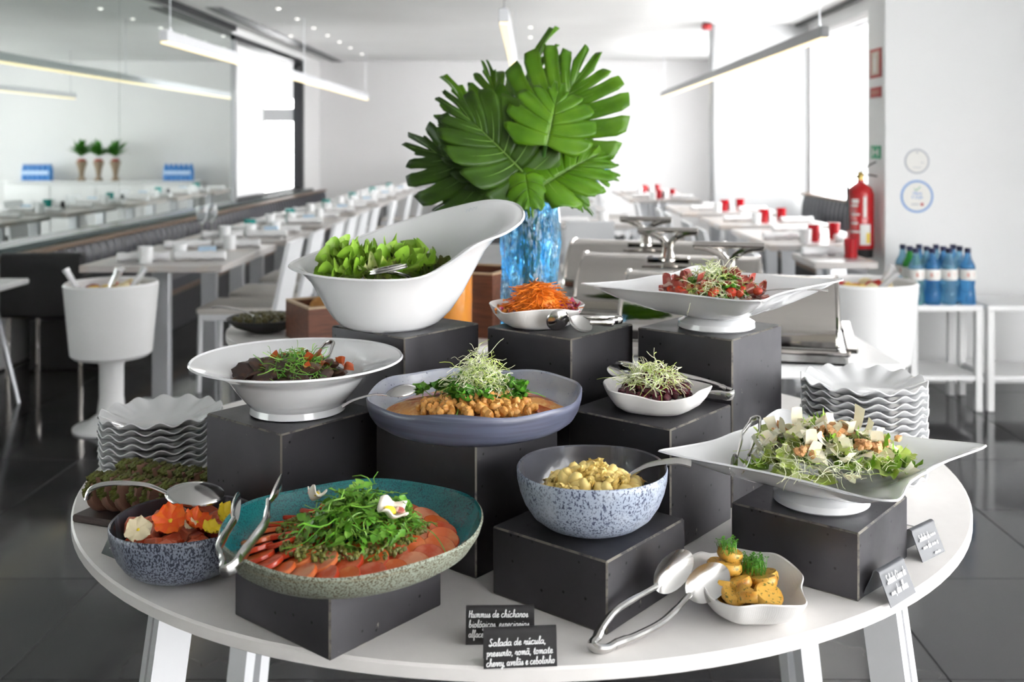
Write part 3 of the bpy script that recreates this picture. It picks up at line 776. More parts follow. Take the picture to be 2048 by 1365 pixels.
def circ_rim(R, z, n=96, wob=lambda a: 0., wr=lambda a: 0.):
    return [((R + wr(2*pi*j/n)) * cos(2*pi*j/n), (R + wr(2*pi*j/n)) * sin(2*pi*j/n), z + wob(2*pi*j/n)) for j in range(n)]
def key_rim(keys, n=96):
    P = catmull(keys, 24, True); out = []
    # resample so ring index ~ polar angle
    A = [(math.atan2(p.y, p.x) % (2*pi), p) for p in P]; A.sort(key=lambda q: q[0])
    for j in range(n):
        a = 2*pi*j/n
        lo = max([q for q in A if q[0] <= a], key=lambda q: q[0], default=(A[-1][0] - 2*pi, A[-1][1]))
        hi = min([q for q in A if q[0] > a], key=lambda q: q[0], default=(A[0][0] + 2*pi, A[0][1]))
        t = (a - lo[0]) / max(1e-6, hi[0] - lo[0]); p = lo[1].lerp(hi[1], t)
        out.append(p)
    return out
# teal platter
PF = Vector((-.224, 1.269, zF))
bowl('teal_platter', circ_rim(.163, .046, wob=lambda a: .0035 * sin(2*a + .5) + .002 * sin(5*a), wr=lambda a: .003 * sin(3*a + 1)), .085,
     [(.3, .06), (.62, .18), (.82, .40), (.95, .75), (1, 1)], .006, [M_sand, M_teal], PF, 'wide handmade teal glazed platter with sandy outside, holding sliced tomato and rocket', 'platter', floor_=.007)
# hummus plate
PC = Vector((-.083, 1.532, zC))
bowl('hummus_plate', circ_rim(.162, .047, wob=lambda a: .003 * sin(3*a) + .002 * sin(7*a + 1), wr=lambda a: .003 * sin(4*a)), .128,
     [(.35, .10), (.66, .26), (.84, .48), (.95, .78), (1, 1)], .006, [M_hump, M_humi], PC, 'slate blue handmade plate with pale speckled inside, holding hummus', 'plate', floor_=.010)
# pasta bowl and flower bowl
bpro = [(.30, .08), (.58, .22), (.78, .42), (.90, .62), (.97, .82), (1, 1)]
PG = Vector((.083, 1.371, zG))
bowl('speckled_bowl', circ_rim(.1025, .078, wob=lambda a: .001 * sin(3*a)), .052, bpro, .0045, [M_spk, M_spki], PG, 'pale blue speckled stoneware bowl of pasta')
PW = Vector((-.492, 1.44, ZT))
bowl('speckled_bowl', circ_rim(.1005, .074, wob=lambda a: .001 * sin(3*a)), .052, bpro, .0045, [M_spkd, M_spki], PW, 'dark grey speckled stoneware bowl of flowers and salmon on the table')
# round white bowl with broad rim
PD = Vector((-.367, 1.600, zD))
rw = thing('wide_rim_bowl', 'round white porcelain bowl with broad flared rim, holding mushrooms', 'bowl', PD)
bowl('bowl_body', circ_rim(.166, .083), .073, [(.12, .18), (.24, .38), (.36, .60), (.40, .66), (.60, .78), (.85, .92), (1, 1)], .006, [M_porc], (0, 0, 0), '', z0=.012, floor_=.008, parent=rw)
MB().lathe([(.070, 0), (.074, .002), (.072, .014)], 64).obj('foot', M_porc, rw)
# spouted lettuce bowl
PA = Vector((-.255, 1.825, zA))
keys = [(.245, .0, .192), (.235, .05, .214), (.18, .085, .220), (.09, .115, .200), (0, .125, .174), (-.10, .10, .140), (-.165, .06, .118), (-.182, .0, .109), (-.15, -.06, .103), (-.085, -.10, .098), (0, -.118, .096), (.07, -.108, .100), (.12, -.09, .122), (.165, -.075, .152), (.215, -.045, .170)]
sb_ = bowl('spouted_bowl', key_rim(keys, 120), .078, [(.10, .05), (.22, .16), (.34, .32), (.46, .52), (.60, .74), (.80, .93), (.92, .99), (1, 1)], .007, [M_porc], PA, 'large white porcelain bowl with long raised spout, holding lettuce', n=120, floor_=.008)
writing([('~~', .05, 0)], .05, .03, 0, 0, .0006, 'grey_signature', M_grey, sb_, frame((.135, .062, .196), (.9, .25, .28), (-.25, -.75, .62)))
# small organic dishes
def dish(loc, rx, ry, h, label, rot=0., m=M_porcm, br=.55):
    k = []
    for i in range(14):
        a = 2*pi*i/14; w = 1 + .05 * sin(2.5*a*2 + 1) + (.05 if i % 3 == 0 else -.02)
        k.append((rx * w * cos(a), ry * w * sin(a), h * (1 + .13 * sin(3*a) + (.10 if i % 4 == 1 else 0))))
    R = key_rim(k, 96); Mr = Matrix.Rotation(rot, 4, 'Z')
    o = bowl('organic_dish', R, min(rx, ry) * br, [(.3, .08), (.58, .26), (.80, .55), (.93, .82), (1, 1)], .0035, [m], loc, label, 'dish', floor_=.005)
    o.rotation_euler = (0, 0, rot)
    return o
PB = Vector((.013, 1.815, zB)); dish(PB, .082, .075, .036, 'small irregular white stoneware dish of grated carrot', .3)
PI_ = Vector((.198, 1.612, zI)); dish(PI_, .083, .088, .036, 'small irregular white stoneware dish of beetroot cubes', 1.1)
PP = Vector((.282, 1.322, ZT)); dish(PP, .070, .098, .040, 'small irregular white stoneware dish of sliced potatoes on the table', .15)
# white leaf bowls on feet
def leaf_bowl(loc, tips, label):
    t = thing('leaf_bowl', label, 'bowl', loc)
    P = [Vector(p) for p in tips]; k = []
    for i in range(4):
        a, b = P[i], P[(i + 1) % 4]
        pr, nx = P[i - 1], b
        k.append(a * 1.0)
        e = a.lerp(b, .10); e.z = a.z - .002; k.append(Vector((e.x, e.y, e.z)))
        for q, pull, dz in ((.3, .90, -.004), (.5, .90, -.003), (.7, .90, -.004)):
            e = a.lerp(b, q); k.append(Vector((e.x * pull, e.y * pull, e.z + dz)))
        e = a.lerp(b, .90); e.z = b.z - .002; k.append(e)
    R = key_rim(k, 128)
    bowl('bowl_body', R, .045, [(.16, .06), (.34, .19), (.52, .38), (.68, .58), (.82, .78), (.93, .93), (1, 1)], .005, [M_porc], (0, 0, 0), '', n=128, z0=.020, floor_=.005, parent=t)
    MB().lathe([(.064, 0), (.068, .003), (.067, .012), (.056, .018), (.046, .022)], 64).obj('foot', M_porc, t)
    return t
PE = Vector((.330, 1.802, zE))
leaf_bowl(PE, [(.235, .02, .083), (.0, .185, .088), (-.242, .0, .078), (.03, -.175, .074)], 'white porcelain leaf shaped bowl on a foot, holding cured ham salad')
PH = Vector((.4185, 1.462, zH))
leaf_bowl(PH, [(.235, -.01, .083), (-.01, .19, .083), (-.236, .0, .072), (.036, -.185, .064)], 'white porcelain leaf shaped bowl on a foot, holding pale salad with cheese shavings')

# ------------------------------------------------------------------ fluted plates
def fluted():
    n = 112; b = MB(); W_ = 14
    def ring(r, z, amp): return [(r * (1 + .010 * amp * 40 * cos(W_ * 2*pi*j/n)) * cos(2*pi*j/n), r * (1 + .010 * amp * 40 * cos(W_ * 2*pi*j/n)) * sin(2*pi*j/n), z + amp * sin(W_ * 2*pi*j/n)) for j in range(n)]
    b.loft([ring(.0005, 0, 0), ring(.055, 0, 0), ring(.062, .003, .0002), ring(.085, .012, .0018), ring(.1085, .0215, .0045), ring(.1098, .0232, .0046), ring(.1085, .0245, .0045), ring(.085, .0150, .0018), ring(.062, .0056, .0002), ring(.055, .0030, 0), ring(.0005, .003, 0)])
    return b.mesh('fluted_plate', M_porc, 60)
fm = fluted()
for (x, y, N_, lab) in ((-.688, 1.89, 8, 'white fluted plate in the lower stack beside the herb crusted meat'), (.600, 1.83, 14, 'white fluted plate in the taller stack beside the cured ham plinth')):
    for k in range(N_):
        tag(link('fluted_plate', fm, None, (x + rnd(-.0012, .0012), y + rnd(-.0012, .0012), ZT + k * .0122), (0, 0, rnd(-.02, .02))), lab + (', topmost' if k == N_ - 1 else ', %s from the table' % ORD[k]), 'plate', 'plates stacked ' + ('low' if N_ == 8 else 'high'))

# ------------------------------------------------------------------ name cards
def tent(loc, rz, w, h, lean, m, label, lines, ink=.00075, lh=.013, x0=None, y0=None, width=None, slope=0., group=None):
    """front face looks along local -y; folded at the top"""
    t = thing('name_card', label, 'sign', loc, rz, group)
    a = radians(lean); th = .0012; r = .006
    pts = []
    fr_ = [(-(h * sin(a)), 0), (-(r * cos(a)), h * cos(a) - r)]
    arc = [(-r * cos(a + (pi - 2*a) * i / 8) , h * cos(a) - r + r * sin(a + (pi - 2*a) * i / 8)) for i in range(1, 8)]
    bk = [((r * cos(a)), h * cos(a) - r), ((h * sin(a)), 0)]
    pr = fr_ + arc + bk
    b = MB(); n = len(pr); rings = []
    for k, (y, z) in enumerate(pr):
        p = Vector((0, y, z)); q = Vector((0, *pr[min(k + 1, n - 1)])) - Vector((0, *pr[max(k - 1, 0)])); nn = Vector((0, -q.z, q.y)).normalized() * th
        rings.append([p + Vector((-w/2, 0, 0)), p + Vector((w/2, 0, 0)), p + nn * -1 + Vector((w/2, 0, 0)), p + nn * -1 + Vector((-w/2, 0, 0))])
    b.loft(rings, True, True, True).obj('folded_sheet', m, t, 60)
    up = Vector((0, fr_[1][0] - fr_[0][0], fr_[1][1])).normalized()
    nrm = Vector((1, 0, 0)).cross(up)
    top = Vector((0, *fr_[1]))
    Mx = Matrix(((1, up.x, nrm.x, 0), (0, up.y, nrm.y, 0), (0, up.z, nrm.z, 0), (0, 0, 0, 1))); Mx.translation = top + nrm * .0016
    if lines: writing(lines, width or w * .9, lh, x0 if x0 is not None else -w * .45, y0 if y0 is not None else -.010, ink, 'handwriting', M_ink, t, Mx, slope)
    return t
tent((-.037, 1.237, ZT), .02, .083, .0435, 17, M_card, 'black name card about hummus, half hidden behind another black card', [('Hummus de chícharos', .072, 0), ('biológicos, especiarias,', .075, 0), ('alface', .018, 0)], .00055, .0112, -.038, -.005)
tent((-.0125, 1.183, ZT), .075, .085, .0435, 17, M_card, 'black name card about rocket salad, standing at the table front', [('Salada de rúcula,', .066, .003), ('presunto, romã, tomate', .077, 0), ('cherry, avelãs e cebolinho', .079, 0)], .00055, .0108, -.0395, -.012, slope=.02)
tent((.480, 1.360, ZT), .75, .068, .047, 27, M_cardg, 'grey folded name card beside the plinth of the pale salad', [('Salada César de', .050, 0), ('~~, das ilhas', .044, 0)], .0006, .015, -.025, -.013)
tent((.577, 1.502, ZT), .70, .064, .047, 27, M_cardg, 'grey folded name card near the table rim beyond the pale salad plinth', [('Salada de ~~~', .045, 0), ('~~ de ~~ e', .042, .002), ('~~', .016, .026)], .0006, .012, -.023, -.013)
tent((-.590, 1.500, ZT), -.62, .070, .050, 32, mat('smoky_green_card', (.03, .045, .045), .1), 'smoky green name card behind the dark speckled flower bowl', [('~~~~', .05, 0), ('~~~', .05, 0), ('~~', .03, .01)], .0007, .0125, -.03, -.008)
b = MB()
for k, (dx, dy) in enumerate(((0, 0), (0, .03))):
    b.tube(catmull([(.545 + dx, 1.60 - dy, ZT + .002), (.58, 1.61 - dy, ZT + .003), (.61, 1.59 - dy, ZT + .002), (.62, 1.55 - dy * .5, ZT + .002)], 6), .0010, 6)
tag(b.obj('wire_holder', M_steel, None), 'thin bent wire card holder lying on the table behind the name card', 'wire')

# ------------------------------------------------------------------ vase of monstera leaves
PV = Vector((0., 2.50, ZT))
b = MB(); n = 64; rings = []
import math as _m
def vr(z, a): return .066 + .004 * sin(7*a + 18*z) + .0035 * sin(13*a - 30*z) + .003 * sin(40*z) + .004 * (z / .47)
for i in range(30):
    z = .47 * i / 29; rings.append([(vr(z, 2*pi*j/n) * cos(2*pi*j/n), vr(z, 2*pi*j/n) * sin(2*pi*j/n), z) for j in range(n)])
inn = [[(.056 * cos(2*pi*j/n), .056 * sin(2*pi*j/n), .47 - (.455) * i / 8) for j in range(n)] for i in range(9)]
b.loft(rings + inn, True, True, True)
tag(b.obj('glass_vase', M_vase, None, 80, loc=PV), 'tall rippled blue glass vase holding the monstera leaves', 'vase')
def monstera(nf=6, gap=.5, curl=.25, slit=.42, wav=.05, L=1., Wd=.55, roll=0.):
    """blade along +y from the petiole joint at the origin, normal +z"""
    b = MB(); v = MB()
    def S(t, s, sd):
        a = radians(118 - 98 * t ** .8); ln = Wd * (1.0 - .25 * (2*t - .55) ** 2) * (1 - t ** 4 * .75)
        if t < .12: ln *= .8 + t * 1.6
        x = sin(a) * ln * s; y = t * L * .80 + cos(a) * ln * s + (.20 * L * t * s if t > .9 else 0)
        y += .26 * ln * s * s
        z = -curl * (x * x) - .22 * (y / L) ** 2 * L + wav * sin(t * nf * 2 * pi) * s * s - .05 * abs(s - .0) * 0 + .10 * (1 - s) * s
        if roll: z += roll * x * x * x * sd
        return Vector((sd * x, y, z))
    for sd in (-1, 1):
        for k in range(nf):
            t0, t1 = k / nf, (k + 1) / nf; c = (t0 + t1) / 2
            rings = []
            for i in range(11):
                s = i / 10
                g = 0 if s < slit else gap * (t1 - t0) * .5 * min(1, (s - slit) / .22) ** .6
                if s > .9: g += (t1 - t0) * .12 * ((s - .9) / .1) ** 2
                a0 = t0 + (g if k > 0 else 0); a1 = t1 - (g if k < nf - 1 else g * .3)
                rings.append([S(a0 + (a1 - a0) * j / 6, s, sd) for j in range(7)])
            if sd < 0: rings = [r[::-1] for r in rings]
            b.loft(rings, False)
            if k % 1 == 0:
                P = [S(c, s / 6 * .8, sd) + Vector((0, 0, .003)) for s in range(7)]
                v.tube(P, [.006 * (1 - .12 * i) for i in range(7)], 4)
    P = [S(t / 8, 0, 1) + Vector((0, 0, .004)) for t in range(9)]
    v.tube(P, [.012 * (1 - .1 * i) for i in range(9)], 5)
    return b, v
def mleaf(base, tip, nrm, size, m, lab, **kw):
    """base, tip in world coordinates; size scales width"""
    base = Vector(base); tip = Vector(tip); d = tip - base; L = d.length / .95
    y = d.normalized(); z = Vector(nrm); x = y.cross(z).normalized(); z = x.cross(y)
    Mx = Matrix(((x.x * L * size, y.x * L, z.x * L, 0), (x.y * L * size, y.y * L, z.y * L, 0), (x.z * L * size, y.z * L, z.z * L, 0), (0, 0, 0, 1)))
    b, v = monstera(**kw)
    t = thing('monstera_leaf', lab, 'leaf', PV + Vector((0, 0, .05)), 0, 'monstera leaves in the blue vase')
    Mx = Matrix.Translation(base - t.location) @ Mx
    B = MB(); B.add(b.v, b.f, Mx); o = B.obj('blade', m, t, 70)
    so = o.modifiers.new('thickness', 'SOLIDIFY'); so.thickness = .0012
    Vv = MB(); Vv.add(v.v, v.f, Mx); Vv.obj('vein', M_vein, o, 70)
    lb = base - t.location
    a = Vector((lb.x * .12, lb.y * .1, -.02)); mid = Vector((max(-.04, min(.04, lb.x * .3)), max(-.04, min(.04, lb.y * .3)), .42))
    MB().tube(catmull([a, mid, lb.lerp(mid, .3) + Vector((0, .01, 0)), lb], 6), .0045, 8).obj('petiole', M_stem, t)
def px(x, y, Y): return ((x - 1061) / 2030 * Y, Y, HC - (y - 292) / 2030 * Y)
mleaf(px(1078, 305, 2.50), px(1160, 130, 2.46), (-.1, -1, .25), 1.02, M_leafm, 'big bright monstera leaf with deep slits, spread towards the window side', nf=7, gap=.17, wav=.02, curl=.10, Wd=.68, slit=.58)
mleaf(px(1060, 360, 2.38), px(915, 200, 2.36), (.15, -1, .35), .80, M_leafd, 'broad dark glossy monstera leaf at the front of the bunch', nf=6, gap=.14, wav=.02, curl=-.35, Wd=.56, slit=.75)
mleaf(px(1005, 372, 2.44), px(835, 285, 2.44), (-.1, -1, .2), .95, M_leafd, 'dark slit monstera leaf leaning towards the mirror side', nf=6, gap=.22, wav=.04, curl=.2, Wd=.60, slit=.6)
mleaf(px(1092, 290, 2.36), px(1120, 170, 2.40), (.1, -1, .3), 1.25, M_leafm, 'smaller bright monstera leaf before the big one', nf=5, gap=.18, wav=.03, curl=.2, Wd=.55, slit=.7)
mleaf(px(1085, 372, 2.36), px(1215, 285, 2.44), (.0, -.9, .55), .72, M_leafm, 'bright monstera leaf spreading low on the window side', nf=5, gap=.18, wav=.05, curl=.15, Wd=.6, slit=.6)
mleaf(px(1030, 320, 2.54), px(1052, 75, 2.58), (-.75, -.6, .2), .50, M_leafm, 'upright bright monstera leaf rolled at its edges', nf=6, gap=.12, wav=.05, curl=1.0, Wd=.55)
mleaf(px(985, 330, 2.52), px(925, 165, 2.5), (.65, -.75, .2), .55, M_leafm, 'upright monstera leaf showing its side towards the mirror', nf=6, gap=.14, wav=.06, curl=.8, Wd=.55)
mleaf(px(1010, 290, 2.58), px(985, 128, 2.62), (.35, -1, .1), .60, M_leafm, 'monstera leaf rising behind the dark front leaf', nf=5, gap=.15, wav=.05, curl=.5, Wd=.55)
mleaf(px(1050, 350, 2.36), px(1062, 412, 2.30), (.1, -.9, .4), .95, M_leafm, 'small monstera leaf drooping over the vase rim', nf=4, gap=.2, wav=.05, curl=.6, Wd=.55, slit=.8)
mleaf(px(1110, 360, 2.44), px(1182, 412, 2.42), (.4, -.9, .3), .50, M_leafm, 'narrow monstera leaf tip drooping beside the vase', nf=4, gap=.15, wav=.04, curl=.3, Wd=.5)
mleaf(px(1000, 385, 2.46), px(880, 395, 2.44), (0, -.6, .8), .70, M_leafd, 'dark monstera leaf lying low over the spouted bowl', nf=5, gap=.2, wav=.05, curl=.2, Wd=.5)
mleaf(px(1115, 330, 2.48), px(1222, 345, 2.46), (.1, -.95, .3), .85, M_leafm, 'bright slit monstera leaf below the big one', nf=6, gap=.24, wav=.03, curl=.2, Wd=.58)
mleaf(px(985, 360, 2.42), px(900, 255, 2.40), (.3, -1, .2), .75, M_leafd, 'dark monstera leaf between the front leaf and the leaning one', nf=6, gap=.2, wav=.04, curl=.4, Wd=.5, slit=.6)

# ------------------------------------------------------------------ chafing dishes on their counter
t = thing('chafing_counter', 'white counter behind the round table carrying the chafing dishes', 'counter', (.57, 3.62, 0))
MB().box((0, 0, ZT - .02), (.92, 1.66, .04), .004).obj('worktop', M_white, t)
for sx in (-1, 1):
    for sy in (-1, 1):
        MB().box((sx * .41, sy * .78, .355), (.06, .06, .71), .004).obj('leg', M_whitem, t)
def chafer():
    t = thing('chafing_dish', 'polished steel roll top chafing dish', 'chafing dish')
    L = .60; D = .19
    b = MB().box((0, 0, .03), (L + .05, 2*D + .02, .045), .008)
    b.obj('water_pan', M_steel, t)
    MB().box((0, -D - .02, .045), (L + .06, .035, .012), .004).box((L/2 + .035, 0, .055), (.03, 2*D + .06, .014), .004).box((-L/2 - .035, 0, .055), (.03, 2*D + .06, .014), .004).obj('rim', M_chrome, t)
    for sx in (-1, 1):
        for sy in (-1, 1):
            MB().box((sx * .25, sy * .14, .006), (.04, .04, .012), .002).obj('foot', M_steel, t)
    pr = []
    for i in range(17):
        a = pi * i / 16
        pr.append((-D * cos(a), .055 + .17 * sin(a)))
    b = MB().loft([[(x, y, z) for y, z in pr] for x in (-L/2, -L/2 + .004, L/2 - .004, L/2)], False)
    b.f = [f[::-1] for f in b.f]
    for sx in (-1, 1):
        b.add([(sx * L/2, y, z) for y, z in pr], [tuple(range(len(pr)))[::sx]])
    lid = b.obj('lid', M_chrome, t, 40)
    for sx in (-1, 1): MB().tube([(sx * L/2, y, z) for y, z in pr], .006, 8).obj('lid_edge', M_chrome, lid)
    h = MB(); M0 = Matrix.Translation((.0, -.06, .212)) @ Matrix.Scale(1.3, 4)
    h.box((0, 0, .006), (.11, .028, .006), .002, M0)
    h.tube([(0, 0, .0), (0, -.004, .03), (0, -.006, .05)], [.022, .013, .018], 14, .7, M=M0)
    for s in (-1, 1):
        h.tube(catmull([(0, -.006, .035), (s * .018, -.006, .058), (s * .045, -.008, .072), (s * .075, -.008, .076)], 5), .0085, 10, M=M0)
    h.tube([(-.078, -.008, .079), (.078, -.008, .079)], .0095, 12, .8, M=M0)
    h.obj('handle', M_chrome, t)
    return t
cf = chafer(); cf.location = (.59, 3.0, ZT); cf.rotation_euler = (0, 0, -.26)
cf['label'] = 'polished steel roll top chafing dish right behind the cured ham bowl'
dup(cf, (.485, 3.52, ZT), -.26, 'polished steel roll top chafing dish standing between two others'); dup(cf, (.47, 4.05, ZT), -.26, 'polished steel roll top chafing dish closest to the middle row of tables')

# ------------------------------------------------------------------ bread table behind the lettuce bowl
t = thing('bread_table', 'small round white table behind the lettuce bowl carrying bread crates', 'table', (-.5, 3.4, 0))
MB().lathe([(0, ZT - .02), (.5, ZT - .02), (.5, ZT), (0, ZT)], 64).obj('tabletop', M_tabletop, t)
for k in range(4):
    a = pi/4 + k * pi/2
    MB().box((.3 * cos(a), .3 * sin(a), .365), (.05, .05, .73), .003).obj('leg', M_whitem, t)
def crate(loc, rz, lab, w=.30, d=.22, h=.13):
    t = thing('bread_crate', lab, 'crate', loc, rz)
    MB().box((0, 0, .006), (w, d, .012)).obj('base', M_wood, t)
    for s in (-1, 1):
        o = MB().box((0, s * d/2, h/2), (w + .012, .012, h), .001).obj('side', M_wood, t)
        MB().box((0, s * d/2, h + .002), (w + .012, .014, .006)).obj('rim_edge', M_oak, o)
        o = MB().box((s * w/2, 0, h/2), (.012, d - .014, h), .001).obj('end', M_wood, t)
        MB().box((s * w/2, 0, h + .002), (.014, d - .014, .006)).obj('rim_edge', M_oak, o)
crate((-.60, 3.18, ZT), .55, 'reddish brown wooden bread crate behind the lettuce bowl', .26, .20, .115)
crate((-.16, 3.30, ZT), -.4, 'reddish brown wooden crate with pale rim beside the amber jar', .18, .22, .20)
bmesh_ = lump(1., 14, 9, .06, (.075, .042, .035)).mesh('bread_roll', M_bread)
for k, (x, y, z, r) in enumerate(((-.60, 3.14, .80, .5), (-.66, 3.2, .805, 1.1), (-.56, 3.22, .81, 1.8), (-.52, 3.12, .80, 0), (-.62, 3.18, .855, .3), (-.54, 3.16, .86, 2.2), (-.16, 3.26, .83, .4), (-.15, 3.33, .87, 1.4))):
    tag(link('bread_roll', bmesh_, None, (x, y, z), (0, rnd(-.3, .3), r)), 'golden bread roll in the wooden crate behind the lettuce bowl' if k < 6 else 'golden bread roll in the wooden crate beside the amber jar', 'bread', 'bread rolls ' + ('one' if k < 6 else 'two'))
t = thing('juice_jar', 'tall glass jar of amber juice behind the spout of the lettuce bowl', 'jar', (-.235, 3.02, ZT))
MB().lathe([(.055, 0), (.062, .01), (.062, .27), (.045, .31), (.045, .33)], 28).obj('jar_body', M_amber, t)
MB().lathe([(.047, .33), (.047, .35), (.02, .36), (.015, .38), (0, .38)], 24).obj('lid', M_oak, t)
t = thing('olive_dish', 'dark shallow bowl of olives on the bread table', 'bowl', (-.86, 3.30, ZT))
MB().lathe([(.05, 0), (.10, .02), (.125, .045), (.121, .046), (.095, .024), (0, .018)], 40).obj('bowl_body', M_dark, t)
om = lump(.011, 8, 6, .03, (1.2, 1, 1)).mesh('olive', mat('olive', (.10, .09, .03), .3))
for k in range(40):
    a = k * 2.4; r = .1 * sqrt(k / 40)
    tag(link('olive', om, None, (-.86 + r * cos(a), 3.30 + r * sin(a), ZT + .036 + .012 * (1 - (r/.1)**2) + rnd(0, .004)), rrot()), 'green brown olive in the dark bowl on the bread table', 'olive', 'olives in the dark bowl')
# ------------------------------------------------------------------ serving tools
def scoop(b, M, a, w, depth, th=.0011, n=28, k=6, point=.0):
    def ring(r, dz):
        out = []
        for j in range(n):
            q = 2*pi*j/n; x = cos(q); y = sin(q) * (1 - point * (x + 1) * .5)
            out.append((a * r * x, w * r * y, -depth * (1 - r * r) + dz))
        return out
    rs = [ring(max(.001, i / k), 0) for i in range(k + 1)] + [ring(i / k if i else .001, -th) for i in range(k, -1, -1)]
    b.loft(rs, M=M)
    return b
def tongs(name, bend, h1, h2, n1, n2, a, w, label, depth=.006, r=.0042, bow=.012, point=.2, m=M_steel):
    bend = Vector(bend); t = thing(name, label, 'tongs', bend)
    d = ((Vector(h1) + Vector(h2)) * .5 - bend).normalized(); sp = (Vector(h1) - Vector(h2)).normalized()
    e = [Vector(h1) - bend, Vector(h2) - bend]
    g = max(.008, r * 1.7)
    for q, (h, nn) in enumerate(zip(e, (n1, n2))):
        s = 1 if q == 0 else -1
        dirh = (h - sp * (s * g)).normalized(); st = h - dirh * (a * .9)
        P = catmull([sp * (s * g) + d * .004, sp * (s * g * 1.5) + d * .03 + sp * (s * bow * .4), (sp * (s * g)).lerp(st, .55) + sp * (s * bow), st], 6)
        MB().tube(P, [r * 1.5] * 4 + [r * 1.25] * (len(P) - 8) + [r] * 4, 10, .55, up=sp).obj('arm', m, t)
        b = MB(); scoop(b, frame(h, dirh, nn), a, w, depth, point=point); b.obj('scoop', m, t, 60)
    c = [sp * g + d * .004, sp * (g * .8) - d * .006, -d * .010, -sp * (g * .8) - d * .006, -sp * g + d * .004]
    MB().tube(catmull(c, 5), r * 1.5, 10, .5, up=sp).obj('spring_bend', m, t)
    return t
def spoon(name, end, c, up, a, w, label, depth=.007, r=.004, hook=0., m=M_steel, flat=.5, arch=.008, cat='spoon', point=-.1):
    c = Vector(c); t = thing(name, label, cat, c); e = Vector(end) - c; d = -e.normalized(); up = Vector(up)
    b = MB(); scoop(b, frame((0, 0, 0), d, up), a, w, depth, point=point); b.obj('spoon_bowl', m, t, 60)
    st = e.normalized() * (a * .95); uz = Vector((0, 0, 1))
    P = [st, st.lerp(e, .3) + uz * arch, st.lerp(e, .75) + uz * arch * .9, e]
    if hook: P.append(e + e.normalized() * .006 - uz * hook)
    P = catmull(P, 6); n = len(P)
    MB().tube(P, [r * (.75 + .7 * i / n) for i in range(n)], 10, flat, up=(0, 0, 1)).obj('handle', m, t)
    return t
tongs('serving_tongs', (.086, 1.207, ZT + .010), (.182, 1.288, ZT + .062), (.226, 1.292, ZT + .046), (.75, -.55, .35), (.35, -.7, .6), .036, .022, 'large steel tongs leaning on the potato dish', point=.05, r=.0068, depth=.010)
tongs('serving_tongs', (-.331, 1.122, zF + .052), (-.357, 1.235, zF + .075), (-.318, 1.262, zF + .088), (.9, -.3, .1), (-.9, -.2, .2), .030, .012, 'slim steel tongs lying over the rim of the teal platter', point=.1, r=.0055)
tongs('serving_tongs', (.145, 1.752, zB + .022), (.046, 1.728, zB + .026), (.085, 1.712, zB + .022), (.6, .7, .2), (-.7, -.6, .3), .020, .021, 'short steel scoop tongs beside the dish of grated carrot', point=.0, bow=.016, depth=.008, r=.0045)
tongs('serving_tongs', (.318, 1.650, zI + .014), (.165, 1.730, zI + .040), (.150, 1.715, zI + .036), (.2, .8, .4), (-.2, -.8, .4), .022, .013, 'steel tongs resting behind the dish of beetroot cubes', r=.0055)
tongs('salad_tongs', (-.331, 1.664, zD + .090), (-.358, 1.572, zD + .055), (-.338, 1.572, zD + .057), (.9, -.3, .2), (-.9, -.3, .2), .020, .011, 'slim steel tongs standing in the mushroom bowl', r=.003, depth=.003, bow=.002, point=-.3)
tongs('salad_tongs', (.336, 1.520, zH + .098), (.288, 1.435, zH + .060), (.304, 1.432, zH + .063), (.9, -.3, .2), (-.9, -.3, .2), .020, .011, 'slim steel tongs standing in the pale salad bowl', r=.003, depth=.003, bow=.002, point=-.3)
spoon('serving_spoon', (-.632, 1.462, ZT + .108), (-.487, 1.472, ZT + .096), (0, .35, -1), .042, .027, 'large steel serving spoon lying face down across the flower bowl', r=.0065, hook=.014, depth=.012, flat=.45, arch=.010)
spoon('serving_spoon', (.215, 1.365, zG + .083), (.112, 1.372, zG + .062), (-.1, -.25, 1), .024, .016, 'steel table spoon resting in the pasta bowl', r=.0075, depth=.006)
spoon('serving_spoon', (-.275, 1.48, zC + .036), (-.192, 1.520, zC + .049), (.05, .25, -1), .025, .016, 'steel spoon lying face down on the hummus plate', r=.003, depth=.008, arch=.006)
spoon('serving_spoon', (.520, 1.775, zE + .068), (.395, 1.795, zE + .066), (-.1, -.2, 1), .022, .014, 'steel spoon with slim handle in the cured ham bowl', r=.0028, depth=.006, arch=.003)
spoon('serving_spoon', (-1.02, 3.25, ZT + .085), (-.87, 3.27, ZT + .052), (0, 0, 1), .03, .02, 'steel spoon in the dark bowl of olives', r=.005)
t = thing('looped_salad_tongs', 'steel salad tongs with open loop handles lying on the lettuce', 'tongs', (-.246, 1.748, zA + .108))
for k in (0, 1):
    MB().tube(catmull([(.032 * cos(2*pi*i/12), .02 * sin(2*pi*i/12), .004 * k + .006 * cos(2*pi*i/12)) for i in range(12)], 4, True) , .0022 - .0004 * k, 8).obj('loop_handle', M_steel, t)
    MB().tube([(-.028 + .02 * k, .008, .0), (.02 + .01 * k, .03, -.012), (.05, .07, -.03)], .002, 8).obj('arm', M_steel, t)

